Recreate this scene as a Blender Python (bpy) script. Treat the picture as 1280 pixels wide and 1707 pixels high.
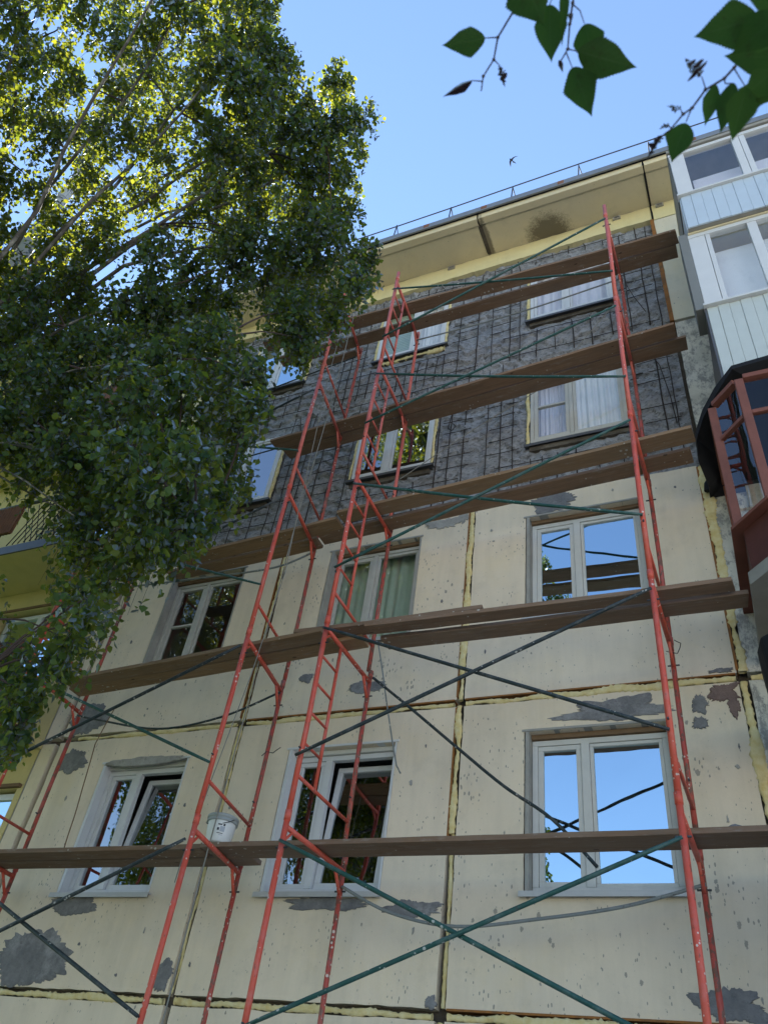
import bpy, bmesh, math, random
import numpy as np
from mathutils import Vector, Matrix, noise

# ------------------------------------------------------------ camera, sky, sun
scene = bpy.context.scene
for o in list(bpy.data.objects):
    bpy.data.objects.remove(o)
COL = scene.collection

cam_data = bpy.data.cameras.new('camera')
cam = bpy.data.objects.new('camera', cam_data)
COL.objects.link(cam)
yaw, pitch, roll = -0.506, 0.727, 0.164
fwd = Vector((math.sin(yaw)*math.cos(pitch), math.cos(yaw)*math.cos(pitch), math.sin(pitch)))
rgt = Vector((math.cos(yaw), -math.sin(yaw), 0))
upv = rgt.cross(fwd)
r2 = math.cos(roll)*rgt + math.sin(roll)*upv
u2 = -math.sin(roll)*rgt + math.cos(roll)*upv
m = Matrix.Identity(4)
for i in range(3):
    m[i][0] = r2[i]; m[i][1] = u2[i]; m[i][2] = -fwd[i]
m.translation = Vector((2.534, -6.765, 1.648))
cam.matrix_world = m
cam_data.sensor_width = 36
cam_data.sensor_fit = 'AUTO'
cam_data.lens = 1334.4/1707*36
cam_data.dof.use_dof = True
cam_data.dof.focus_distance = 8.5
cam_data.dof.aperture_fstop = 9.0
cam_data.clip_start = 0.05
cam_data.clip_end = 3000
scene.camera = cam
scene.render.resolution_x = 767
scene.render.resolution_y = 1024

SUN_DIR = Vector((-1.0, 1.0, 1.62)).normalized()
world = bpy.data.worlds.new('World')
scene.world = world
world.use_nodes = True
wn = world.node_tree.nodes
sky = wn.new('ShaderNodeTexSky')
sky.sky_type = 'NISHITA'
sky.sun_disc = False
sky.sun_elevation = math.asin(SUN_DIR.z)
sky.sun_rotation = math.atan2(SUN_DIR.x, SUN_DIR.y)
sky.air_density = 1.0
sky.dust_density = 0.0
sky.ozone_density = 2.0
bg = wn['Background']
bg.inputs['Strength'].default_value = 0.13
world.node_tree.links.new(sky.outputs[0], bg.inputs[0])

sd = bpy.data.lights.new('sun', 'SUN')
sd.energy = 5.0
sd.angle = math.radians(0.53)
sd.color = (1.0, 0.94, 0.84)
sun = bpy.data.objects.new('sun', sd)
COL.objects.link(sun)
sun.rotation_euler = (-SUN_DIR).to_track_quat('-Z', 'Y').to_euler()

vs = scene.view_settings
vs.view_transform = 'Standard'
vs.look = 'None'
vs.gamma = 1.0
vs.use_curve_mapping = False
vs.exposure = 1.37

scene.render.engine = 'CYCLES'
scene.cycles.max_bounces = 4
scene.cycles.diffuse_bounces = 2
scene.cycles.glossy_bounces = 3
scene.cycles.transmission_bounces = 3
scene.cycles.transparent_max_bounces = 8

# ------------------------------------------------------------------ helpers
RND = random.Random(7)

class MB:
    def __init__(self):
        self.v = []; self.f = []
    def box(self, x0, x1, y0, y1, z0, z1):
        b = len(self.v)
        self.v += [(x0,y0,z0),(x1,y0,z0),(x1,y1,z0),(x0,y1,z0),(x0,y0,z1),(x1,y0,z1),(x1,y1,z1),(x0,y1,z1)]
        self.f += [(b,b+3,b+2,b+1),(b+4,b+5,b+6,b+7),(b,b+1,b+5,b+4),(b+1,b+2,b+6,b+5),(b+2,b+3,b+7,b+6),(b+3,b,b+4,b+7)]
        return self
    def tube(self, pts, r, n=8, caps=True):
        pts = [Vector(p) for p in pts]
        rs = r if isinstance(r, (list, tuple)) else [r]*len(pts)
        b = len(self.v)
        ref = None
        for i, p in enumerate(pts):
            t = (pts[min(i+1, len(pts)-1)] - pts[max(i-1, 0)]).normalized()
            if ref is None:
                ref = Vector((0,0,1)) if abs(t.z) < .9 else Vector((0,1,0))
            a = (ref - t*ref.dot(t)).normalized(); ref = a
            c = t.cross(a)
            for k in range(n):
                an = 2*math.pi*k/n
                q = p + (a*math.cos(an) + c*math.sin(an))*rs[i]
                self.v.append(tuple(q))
        for i in range(len(pts)-1):
            for k in range(n):
                k2 = (k+1) % n
                self.f.append((b+i*n+k, b+i*n+k2, b+(i+1)*n+k2, b+(i+1)*n+k))
        if caps:
            self.f.append(tuple(b+k for k in reversed(range(n))))
            e = b+(len(pts)-1)*n
            self.f.append(tuple(e+k for k in range(n)))
        return self
    def lathe(self, prof, cx, cy, n=28):
        b = len(self.v)
        for r, z in prof:
            for k in range(n):
                a = 2*math.pi*k/n
                self.v.append((cx+r*math.cos(a), cy+r*math.sin(a), z))
        for i in range(len(prof)-1):
            for k in range(n):
                k2 = (k+1) % n
                self.f.append((b+i*n+k, b+i*n+k2, b+(i+1)*n+k2, b+(i+1)*n+k))
        return self
    def prism(self, poly, z0, z1):
        """vertical prism over an xy outline (counter-clockwise)"""
        b = len(self.v); n = len(poly)
        self.v += [(x,y,z0) for x,y in poly] + [(x,y,z1) for x,y in poly]
        self.f.append(tuple(b+i for i in reversed(range(n))))
        self.f.append(tuple(b+n+i for i in range(n)))
        for i in range(n):
            j = (i+1) % n
            self.f.append((b+i, b+j, b+n+j, b+n+i))
        return self
    def build(self, name, mat, parent=None, smooth=False, bevel=0.0):
        me = bpy.data.meshes.new(name)
        me.from_pydata(self.v, [], self.f)
        me.validate(); me.update()
        if smooth:
            me.polygons.foreach_set('use_smooth', [True]*len(me.polygons))
        o = bpy.data.objects.new(name, me)
        COL.objects.link(o)
        me.materials.append(mat)
        if parent is not None:
            o.parent = parent
            if parent.parent is None and parent.type == 'EMPTY':
                o.matrix_parent_inverse = Matrix.Translation(-parent.location)
        if bevel:
            bv = o.modifiers.new('bevel', 'BEVEL'); bv.width = bevel; bv.segments = 2; bv.limit_method = 'ANGLE'
        return o

def B(name, mat, parent, *dims, bevel=0.0):
    return MB().box(*dims).build(name, mat, parent, bevel=bevel)

def tag(o, label=None, cat=None, group=None, kind=None):
    if label: o['label'] = label
    if cat: o['category'] = cat
    if group: o['group'] = group
    if kind: o['kind'] = kind
    return o

def empty(name, loc=(0,0,0), parent=None):
    o = bpy.data.objects.new(name, None)
    COL.objects.link(o)
    o.empty_display_size = .2
    if parent is not None:
        o.parent = parent
    else:
        o.location = loc
    return o

# ---------------------------------------------------------------- materials
class NT:
    def __init__(self, name):
        self.m = bpy.data.materials.new(name); self.m.use_nodes = True
        self.t = self.m.node_tree; self.n = self.t.nodes; self.l = self.t.links
        self.p = self.n['Principled BSDF']; self.out = self.n['Material Output']
        self._c = None
    def co(self):
        if self._c is None:
            g = self.n.new('ShaderNodeNewGeometry'); self._c = g.outputs['Position']
        return self._c
    def mapped(self, sc=(1,1,1), off=(0,0,0), src=None):
        mp = self.n.new('ShaderNodeMapping')
        mp.inputs['Scale'].default_value = sc; mp.inputs['Location'].default_value = off
        self.l.new(src or self.co(), mp.inputs['Vector']); return mp.outputs[0]
    def noise(self, scale, detail=4, rough=.55, sc=(1,1,1), off=(0,0,0), dist=0):
        t = self.n.new('ShaderNodeTexNoise')
        t.inputs['Scale'].default_value = scale; t.inputs['Detail'].default_value = detail
        t.inputs['Roughness'].default_value = rough; t.inputs['Distortion'].default_value = dist
        self.l.new(self.mapped(sc, off), t.inputs['Vector']); return t.outputs['Fac']
    def voro(self, scale, sc=(1,1,1), feature='F1', rand=1.0, out='Distance', off=(0,0,0)):
        t = self.n.new('ShaderNodeTexVoronoi'); t.feature = feature
        t.inputs['Scale'].default_value = scale; t.inputs['Randomness'].default_value = rand
        self.l.new(self.mapped(sc, off), t.inputs['Vector']); return t.outputs[out]
    def ramp(self, fac, stops):
        r = self.n.new('ShaderNodeValToRGB'); e = r.color_ramp.elements
        while len(e) < len(stops): e.new(.5)
        for i, (p, c) in enumerate(stops):
            e[i].position = p
            e[i].color = (c, c, c, 1) if isinstance(c, (int, float)) else (*c, 1)
        self.l.new(fac, r.inputs[0]); return r.outputs[0]
    def mix(self, fac, a, b, mode='MIX'):
        x = self.n.new('ShaderNodeMix'); x.data_type = 'RGBA'; x.blend_type = mode
        for s, val in ((0, fac), (6, a), (7, b)):
            if isinstance(val, (int, float)): x.inputs[s].default_value = val if s == 0 else (val, val, val, 1)
            elif isinstance(val, tuple): x.inputs[s].default_value = (*val, 1)
            else: self.l.new(val, x.inputs[s])
        return x.outputs[2]
    def math(self, op, a, b=0.0):
        x = self.n.new('ShaderNodeMath'); x.operation = op
        for i, val in enumerate((a, b)):
            if isinstance(val, (int, float)): x.inputs[i].default_value = val
            else: self.l.new(val, x.inputs[i])
        return x.outputs[0]
    def bump(self, h, strength=.3, dist=.01, prev=None):
        b = self.n.new('ShaderNodeBump'); b.inputs['Strength'].default_value = strength
        b.inputs['Distance'].default_value = dist; self.l.new(h, b.inputs['Height'])
        if prev: self.l.new(prev, b.inputs['Normal'])
        return b.outputs[0]
    def col(self, c):
        if isinstance(c, tuple): self.p.inputs['Base Color'].default_value = (*c, 1)
        else: self.l.new(c, self.p.inputs['Base Color'])
        return self
    def set(self, rough=.6, metal=0, spec=.5, normal=None):
        if isinstance(rough, (int, float)): self.p.inputs['Roughness'].default_value = rough
        else: self.l.new(rough, self.p.inputs['Roughness'])
        self.p.inputs['Metallic'].default_value = metal
        self.p.inputs['Specular IOR Level'].default_value = spec
        if normal: self.l.new(normal, self.p.inputs['Normal'])
        return self.m

def paint_wall(name, c1, c2, chip, chip_amt=.5, streak=.30):
    n = NT(name)
    big = n.noise(.9, 5, .6)
    base = n.mix(n.ramp(big, [(.3, 0.), (.72, 1.)]), c1, c2)
    tone = n.ramp(n.noise(.55, 6, .7, off=(4,9,2)), [(.40,0.),(.62,1.)])
    base = n.mix(n.math('MULTIPLY', tone, .38), base, (c2[0]*.80, c2[1]*.82, c2[2]*.86))
    ye = n.ramp(n.noise(1.9, 6, .75, off=(2,3,8)), [(.5,0.),(.7,1.)])
    base = n.mix(n.math('MULTIPLY', ye, .30), base, (c1[0]*.93, c1[1]*.86, c1[2]*.66))
    st = n.noise(1.0, 5, .65, sc=(5, 5, .45))
    base = n.mix(n.math('MULTIPLY', n.ramp(st, [(.45, 0.), (.75, 1.)]), streak), base, tuple(x*.62 for x in c2))
    grime = n.noise(4.5, 6, .7, off=(3,1,7))
    base = n.mix(n.math('MULTIPLY', n.ramp(grime, [(.52, 0.), (.80, 1.)]), .42), base, tuple(x*.65 for x in c2))
    fine = n.noise(60, 3, .6)
    base = n.mix(n.math('MULTIPLY', n.ramp(fine, [(.3, 0.), (.7, 1.)]), .16), base, tuple(x*.75 for x in c1))
    # dusty weathering band under each row of windows
    sx = n.n.new('ShaderNodeSeparateXYZ'); n.l.new(n.co(), sx.inputs[0])
    fz = n.math('FRACT', n.math('DIVIDE', n.math('ADD', n.math('SUBTRACT', sx.outputs[2], 2.95), n.math('MULTIPLY', n.noise(1.3, 4), .35)), 2.7))
    band = n.ramp(fz, [(.20, 0.), (.27, 1.), (.36, .55), (.48, 0.)])
    base = n.mix(n.math('MULTIPLY', band, n.math('MULTIPLY', n.ramp(n.noise(.8, 3, off=(7,7,1)), [(.35,0.),(.65,1.)]), .38)), base, (c2[0]*.72, c2[1]*.78, c2[2]*.92))
    # chipped spots, taller than wide, gathered in clusters
    v = n.voro(9, sc=(1.35, 1.35, .8))
    sz = n.noise(1.5, 5, .65, off=(9,0,2))
    thr = n.math('MULTIPLY', n.ramp(sz, [(.42, 0.), (.78, 1.)]), .30*chip_amt)
    wob = n.math('MULTIPLY', n.math('SUBTRACT', n.noise(38, 4, .75), .5), .45)
    spots = n.math('LESS_THAN', n.math('ADD', v, wob), n.math('ADD', thr, .015))
    v2 = n.voro(26, sc=(1.25, 1.25, .5), off=(2,5,1))
    thr2 = n.math('MULTIPLY', n.ramp(n.noise(2.4, 4, .6, off=(1,8,4)), [(.45, 0.), (.72, 1.)]), .34*chip_amt)
    spots2 = n.math('LESS_THAN', n.math('ADD', v2, wob), n.math('ADD', thr2, .02))
    sp = n.math('MAXIMUM', spots, spots2)
    base = n.mix(n.math('MULTIPLY', sp, .8), base, chip)
    h = n.math('SUBTRACT', n.math('MULTIPLY', n.noise(70, 4, .6), .4), n.math('MULTIPLY', sp, .6))
    nm = n.bump(h, .35, .006)
    return n.col(base).set(.88, 0, .2, nm)

M = {}
M['wall'] = paint_wall('cream_paint', (.82,.695,.525), (.755,.64,.495), (.24,.22,.19), .62)
M['wall_chip'] = paint_wall('flaking_cream_paint', (.81,.685,.515), (.735,.62,.475), (.26,.24,.21), 1.0)
M['wall_yellow'] = paint_wall('yellow_cream_paint', (.82,.71,.38), (.74,.65,.38), (.4,.36,.24), .3, .15)
M['wall_ochre'] = paint_wall('ochre_paint', (.66,.54,.25), (.58,.48,.24), (.3,.25,.15), .25, .2)
def soffit_mat():
    m_ = paint_wall('soffit_paint', (.78,.67,.44), (.70,.60,.40), (.35,.31,.22), .3, .1)
    t = m_.node_tree; p = t.nodes['Principled BSDF']; old = p.inputs['Base Color'].links[0].from_socket
    n = NT.__new__(NT); n.m = m_; n.t = t; n.n = t.nodes; n.l = t.links; n.p = p; n._c = None
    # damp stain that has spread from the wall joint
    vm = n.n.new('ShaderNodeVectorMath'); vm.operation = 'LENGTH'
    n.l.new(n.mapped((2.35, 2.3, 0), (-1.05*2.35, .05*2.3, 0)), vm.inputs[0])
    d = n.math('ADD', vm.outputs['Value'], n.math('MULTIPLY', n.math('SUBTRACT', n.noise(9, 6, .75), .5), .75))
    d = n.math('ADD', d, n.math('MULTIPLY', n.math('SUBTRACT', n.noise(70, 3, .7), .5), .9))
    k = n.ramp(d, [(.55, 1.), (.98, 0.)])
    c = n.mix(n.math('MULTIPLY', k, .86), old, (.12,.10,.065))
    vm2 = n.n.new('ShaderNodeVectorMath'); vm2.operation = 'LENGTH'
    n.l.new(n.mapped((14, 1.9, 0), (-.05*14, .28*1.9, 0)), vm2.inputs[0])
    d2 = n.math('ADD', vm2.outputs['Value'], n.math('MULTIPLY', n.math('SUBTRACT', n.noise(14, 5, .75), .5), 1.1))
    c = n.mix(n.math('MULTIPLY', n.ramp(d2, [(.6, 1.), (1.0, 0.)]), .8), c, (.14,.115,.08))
    n.l.new(c, p.inputs['Base Color'])
    return m_
M['soffit'] = soffit_mat()
M['strip_paint'] = paint_wall('pale_cream_strip', (.76,.68,.52), (.70,.63,.50), (.34,.33,.31), .6, .2)

def peeled(name):
    n = NT(name)
    a = n.noise(9, 9, .78, sc=(1,1,.6))
    mask = n.ramp(a, [(.44, 0.), (.52, 1.)])
    g = n.mix(n.noise(25, 5), (.22,.215,.205), (.40,.385,.36))
    w = n.mix(n.noise(3, 4), (.74,.70,.61), (.55,.53,.47))
    c = n.mix(mask, g, w)
    d = n.noise(2.0, 4, .6, off=(4,4,4))
    c = n.mix(n.math('MULTIPLY', n.ramp(d, [(.5,0.),(.7,1.)]), .4), c, (.3,.285,.25))
    nm = n.bump(n.math('ADD', n.math('MULTIPLY', mask, .5), n.noise(50, 4)), .5, .008)
    return n.col(c).set(.9, 0, .15, nm)
M['peeled'] = peeled('peeling_whitewash')

def cement(name, c1, c2):
    n = NT(name)
    c = n.mix(n.ramp(n.noise(6, 7, .72), [(.35,0.),(.65,1.)]), c1, c2)
    c = n.mix(n.math('MULTIPLY', n.ramp(n.noise(2.4, 6, .75, off=(3,8,1)), [(.52,0.),(.66,1.)]), .45), c, tuple(min(.6, x*1.7+.04) for x in c2))
    c = n.mix(n.math('MULTIPLY', n.ramp(n.noise(28, 5, .7, off=(1,2,9)), [(.58,0.),(.7,1.)]), .5), c, tuple(x*.55 for x in c1))
    nm = n.bump(n.math('ADD', n.noise(45, 6, .7), n.math('MULTIPLY', n.noise(10, 5, .7), 1.5)), .8, .014)
    return n.col(c).set(.92, 0, .15, nm)
M['cement'] = cement('cement_patch', (.16,.158,.165), (.25,.245,.245))
M['cement_pale'] = cement('pale_plaster', (.40,.385,.35), (.28,.27,.25))
M['cement_brown'] = cement('brown_plaster', (.24,.17,.15), (.17,.12,.11))
M['gap'] = cement('joint_backing', (.08,.065,.05), (.13,.11,.085))

n = NT('stripped_aggregate_concrete')
c = n.mix(n.ramp(n.noise(5, 7, .7), [(.3,0.),(.7,1.)]), (.21,.212,.225), (.41,.413,.43))
c = n.mix(n.ramp(n.noise(2.0, 4, .6, off=(5,2,2)), [(.5,0.),(.8,.3)]), c, (.31,.295,.285))
dk = n.noise(16, 6, .75, sc=(1,1,2.2), off=(1,7,3))
c = n.mix(n.math('MULTIPLY', n.ramp(dk, [(.52,0.),(.62,1.)]), .75), c, (.075,.072,.072))
nm = n.bump(n.math('ADD', n.noise(40, 7, .75), n.math('MULTIPLY', n.noise(120, 3), .4)), .9, .018)
M['stripped'] = n.col(c).set(.95, 0, .1, nm)

n = NT('yellow_foam')
c = n.mix(n.ramp(n.noise(14, 5), [(.3,0.),(.7,1.)]), (.66,.51,.21), (.76,.66,.38))
c = n.mix(n.math('MULTIPLY', n.ramp(n.noise(5, 5, .7, off=(1,2,3)), [(.56,0.),(.72,1.)]), .6), c, (.42,.27,.09))
M['foam'] = n.col(c).set(.8, 0, .25, n.bump(n.noise(70, 5, .7), .6, .008))
n = NT('old_orange_mastic')
c = n.mix(n.ramp(n.noise(6, 6, .7), [(.35,0.),(.65,1.)]), (.36,.14,.03), (.17,.085,.035))
M['mastic'] = n.col(c).set(.8, 0, .3, n.bump(n.noise(60, 5), .5, .006))
n = NT('rusty_rebar')
c = n.mix(n.noise(30, 5), (.022,.019,.018), (.06,.042,.034))
M['rebar'] = n.col(c).set(.75, .2, .3, n.bump(n.noise(150, 2), .4, .003))

def painted_steel(name, c1, c2, wear, splat=(.6,.58,.52), wear_t=.64, rough=.42):
    n = NT(name)
    c = n.mix(n.noise(5, 4), c1, c2)
    w = n.noise(26, 6, .7, sc=(1,1,.5))
    c = n.mix(n.ramp(w, [(wear_t, 0.), (wear_t+.05, 1.)]), c, wear)
    v = n.math('ADD', n.voro(24), n.math('MULTIPLY', n.noise(70, 3), .2))
    cl = n.math('MULTIPLY', n.ramp(n.noise(2.2, 3, off=(8,1,0)), [(.38,0.),(.68,1.)]), .32)
    dust = n.ramp(n.noise(7, 6, .75, off=(1,6,6)), [(.48,0.),(.72,1.)])
    c = n.mix(n.math('MULTIPLY', dust, .33), c, tuple(.55*x+.22 for x in c2))
    s = n.math('LESS_THAN', v, n.math('ADD', cl, .07))
    c = n.mix(n.math('MULTIPLY', s, .9), c, splat)
    ro = n.mix(w, (rough-.1,)*3, (rough+.3,)*3)
    return n.col(c).set(ro, 0, .45, n.bump(n.math('ADD', w, s), .25, .003))
M['red'] = painted_steel('red_scaffold_paint', (.64,.10,.055), (.52,.07,.042), (.24,.075,.05), (.66,.57,.5), .60)
M['red_pale'] = painted_steel('hazed_red_scaffold_paint', (.62,.14,.10), (.52,.095,.07), (.30,.1,.08), (.68,.6,.54), .58)  # haze and overexposure of the upper lifts put into a paler red
M['red_old'] = painted_steel('worn_red_scaffold_paint', (.50,.075,.05), (.34,.05,.035), (.17,.075,.05), (.66,.57,.48), .50)
M['green'] = painted_steel('green_brace_paint', (.012,.085,.066), (.012,.055,.05), (.045,.045,.042), (.45,.46,.42), .62)
M['dark_tube'] = painted_steel('dark_green_brace_paint', (.012,.03,.032), (.02,.025,.028), (.07,.065,.06), (.4,.4,.37), .58)
M['grey_tube'] = painted_steel('grey_tube_paint', (.22,.24,.24), (.15,.165,.165), (.09,.08,.07), (.5,.48,.43), .6)

def wood(name, c1, c2, dark):
    n = NT(name)
    tc = n.n.new('ShaderNodeTexCoord')
    n._c = tc.outputs['Object']
    oi = n.n.new('ShaderNodeObjectInfo')
    mp = n.n.new('ShaderNodeVectorMath'); mp.operation = 'ADD'
    cx = n.n.new('ShaderNodeCombineXYZ')
    n.l.new(n.math('MULTIPLY', oi.outputs['Random'], 40.0), cx.inputs[0]); n.l.new(n.math('MULTIPLY', oi.outputs['Random'], 17.0), cx.inputs[1])
    n.l.new(n._c, mp.inputs[0]); n.l.new(cx.outputs[0], mp.inputs[1]); n._c = mp.outputs[0]
    g = n.noise(3, 7, .65, sc=(.7, 16, 16), dist=.3)
    c = n.mix(n.ramp(g, [(.3,0.),(.7,1.)]), c1, c2)
    c = n.mix(n.math('MULTIPLY', n.ramp(n.noise(2.3, 5, .65, sc=(.6,2,2)), [(.5,0.),(.75,1.)]), .6), c, dark)
    c = n.mix(n.math('MULTIPLY', oi.outputs['Random'], .35), c, dark)
    gw = n.ramp(n.noise(1.1, 6, .7, sc=(.8,3,3), off=(3,3,3)), [(.38,0.),(.66,1.)])
    c = n.mix(n.math('MULTIPLY', gw, n.math('ADD', n.math('MULTIPLY', oi.outputs['Random'], .45), .08)), c, (.26,.225,.19))
    c = n.mix(n.math('MULTIPLY', n.ramp(n.noise(9, 6, .75, sc=(.5,2.5,2.5), off=(6,1,3)), [(.55,0.),(.68,1.)]), .4), c, (.34,.32,.29))
    k = n.math('ADD', n.voro(2.3, sc=(1,3,3)), n.math('MULTIPLY', n.noise(20,2), .05))
    c = n.mix(n.math('MULTIPLY', n.math('LESS_THAN', k, .085), .8), c, tuple(x*.4 for x in dark))
    sp = n.math('LESS_THAN', n.math('ADD', n.voro(16), n.math('MULTIPLY', n.noise(60,3), .2)), n.math('ADD', n.math('MULTIPLY', n.ramp(n.noise(2, 3), [(.45,0.),(.7,1.)]), .26), .08))
    c = n.mix(n.math('MULTIPLY', sp, .75), c, (.5,.48,.43))
    return n.col(c).set(.85, 0, .2, n.bump(g, .5, .006))
M['plank'] = wood('weathered_plank', (.275,.170,.105), (.185,.113,.072), (.12,.08,.058))
M['plank_tan'] = wood('tan_weathered_plank', (.34,.215,.12), (.235,.145,.082), (.145,.095,.06))

def plain(name, c, rough=.5, metal=0, spec=.5, var=.12, bscale=40, bump=.15):
    n = NT(name)
    cc = n.mix(n.noise(6, 5, .6), tuple(x*(1+var) for x in c), tuple(x*(1-var*1.6) for x in c))
    dirt = n.noise(2.6, 6, .7, sc=(2,2,.8), off=(2,3,4))
    cc = n.mix(n.math('MULTIPLY', n.ramp(dirt, [(.55,0.),(.8,1.)]), .3), cc, tuple(x*.45 for x in c))
    return n.col(cc).set(rough, metal, spec, n.bump(n.noise(bscale, 4), bump, .004))
M['pvc'] = plain('white_pvc', (.64,.64,.64), .38, 0, .5, .06)
M['pvc_dirty'] = plain('dusty_white_pvc', (.60,.585,.54), .55, 0, .4, .1)
M['old_wood'] = plain('old_white_window_paint', (.52,.50,.45), .6, 0, .35, .14, 60, .4)
M['brown_trim'] = plain('brown_window_trim', (.20,.125,.07), .75, 0, .2, .3, 60, .5)
M['grey_reveal'] = plain('grey_render_reveal', (.36,.345,.31), .9, 0, .2, .25, 50, .5)
M['sill'] = plain('grey_metal_sill', (.52,.52,.51), .45, .2, .5, .1)
M['sill_dark'] = plain('dark_metal_sill', (.10,.10,.105), .5, .2, .5, .15)
M['flashing'] = plain('grey_roof_flashing', (.24,.25,.26), .45, .35, .5, .15)
M['rust'] = plain('rusty_bracket', (.24,.115,.07), .8, 0, .3, .3)
M['rail'] = plain('dark_roof_rail', (.06,.065,.075), .5, .4, .5, .1)
M['black_felt'] = plain('black_roofing_felt', (.012,.012,.014), .8, 0, .3, .2, 30, .5)
M['red_wood'] = plain('worn_red_wood_paint', (.215,.075,.05), .6, 0, .35, .25, 60, .5)
M['dark_red_wood'] = plain('dark_red_board_paint', (.10,.032,.024), .65, 0, .3, .25, 60, .4)
M['siding'] = plain('pale_green_siding', (.52,.555,.53), .4, 0, .5, .07)
M['siding_blue'] = plain('pale_blue_siding', (.50,.58,.66), .4, 0, .5, .07)
M['grey_trim'] = plain('grey_corner_trim', (.20,.20,.185), .55, 0, .4, .08)
M['slab'] = plain('balcony_slab', (.30,.285,.25), .9, 0, .2, .15, 40, .4)
M['corrugated'] = plain('brown_corrugated_sheet', (.25,.105,.05), .6, .1, .4, .2)
M['interior'] = plain('room_wall', (.30,.28,.25), .9, 0, .1, .05)
M['curtain'] = plain('white_curtain', (.86,.85,.86), .9, 0, .1, .06)
M['curtain_lilac'] = plain('lilac_curtain', (.78,.74,.80), .9, 0, .1, .06)
M['curtain_green'] = plain('green_curtain', (.45,.55,.44), .9, 0, .1, .1)
M['rope'] = plain('grey_rope', (.26,.25,.22), .9, 0, .2, .2)
M['cable'] = plain('black_cable', (.02,.02,.022), .5, 0, .4, .1)
M['bucket'] = plain('white_bucket_plastic', (.72,.73,.72), .4, 0, .5, .05)
M['bucket_rim'] = plain('grey_bucket_rim', (.33,.36,.36), .45, 0, .5, .08)
M['print'] = plain('dark_label_print', (.05,.055,.07), .6, 0, .3, .1)
M['print_grey'] = plain('pale_label_print', (.42,.45,.5), .6, 0, .3, .1)
M['bird'] = plain('dark_feathers', (.018,.017,.018), .7, 0, .2, .2)
M['lattice'] = plain('dark_lattice', (.03,.03,.032), .6, .2, .3, .1)
M['tarp'] = plain('blue_sheet', (.20,.34,.60), .6, 0, .3, .15)

# window glass: thin, coated double glazing, mirror-like at this steep angle
def glass_mat(name, tint, r0, gc=(.96,.98,1)):
    n = NT(name); n.n.remove(n.p)
    tr = n.n.new('ShaderNodeBsdfTransparent'); tr.inputs[0].default_value = (*tint, 1)
    gl = n.n.new('ShaderNodeBsdfGlossy'); gl.inputs['Color'].default_value = (*gc,1); gl.inputs['Roughness'].default_value = .012
    wv = n.noise(1.4, 2, .5)
    bmp = n.bump(wv, .22, .014); n.l.new(bmp, gl.inputs['Normal'])
    # Schlick reflectance, the same from both sides of the pane
    g = n.n.new('ShaderNodeNewGeometry'); dp = n.n.new('ShaderNodeVectorMath'); dp.operation = 'DOT_PRODUCT'
    n.l.new(g.outputs['Normal'], dp.inputs[0]); n.l.new(g.outputs['Incoming'], dp.inputs[1])
    om = n.math('SUBTRACT', 1.0, n.math('ABSOLUTE', dp.outputs['Value']))
    F = n.math('ADD', r0, n.math('MULTIPLY', n.math('POWER', om, 5.0), 1-r0))
    mx = n.n.new('ShaderNodeMixShader')
    n.l.new(F, mx.inputs[0]); n.l.new(tr.outputs[0], mx.inputs[1]); n.l.new(gl.outputs[0], mx.inputs[2])
    n.l.new(mx.outputs[0], n.out.inputs['Surface'])
    return n.m
M['glass'] = glass_mat('coated_window_glass', (.22,.25,.27), .74, (.72,.90,1.0))
M['glass_mid'] = glass_mat('double_window_glass', (.40,.44,.44), .36)
M['glass_old'] = glass_mat('plain_window_glass', (.92,.94,.93), .10)
M['glass_thin'] = glass_mat('single_pane_glass', (.93,.95,.94), .05)
M['glass_clear'] = glass_mat('clear_balcony_glass', (.92,.94,.94), .14)

def leaf_mat(name, c1, c2, t1, t2, tw=.5):
    n = NT(name); n.n.remove(n.p)
    g = n.n.new('ShaderNodeNewGeometry')
    rp = g.outputs['Random Per Island']
    dc = n.mix(rp, c1, c2); tc = n.mix(rp, t1, t2)
    d = n.n.new('ShaderNodeBsdfDiffuse'); n.l.new(dc, d.inputs[0])
    t = n.n.new('ShaderNodeBsdfTranslucent'); n.l.new(tc, t.inputs[0])
    gl = n.n.new('ShaderNodeBsdfGlossy'); gl.inputs['Roughness'].default_value = .5; gl.inputs[0].default_value = (.28,.33,.35,1)
    m1 = n.n.new('ShaderNodeMixShader'); m1.inputs[0].default_value = tw
    n.l.new(d.outputs[0], m1.inputs[1]); n.l.new(t.outputs[0], m1.inputs[2])
    fr = n.n.new('ShaderNodeFresnel'); fr.inputs[0].default_value = 1.28
    m2 = n.n.new('ShaderNodeMixShader'); n.l.new(fr.outputs[0], m2.inputs[0])
    n.l.new(m1.outputs[0], m2.inputs[1]); n.l.new(gl.outputs[0], m2.inputs[2])
    n.l.new(m2.outputs[0], n.out.inputs['Surface'])
    return n.m
M['leaf'] = leaf_mat('birch_leaf', (.020,.052,.030), (.040,.085,.042), (.28,.38,.03), (.56,.56,.035), .48)
M['leaf_near'] = leaf_mat('near_birch_leaf', (.035,.075,.015), (.05,.095,.02), (.10,.22,.02), (.15,.28,.03), .6)
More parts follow.
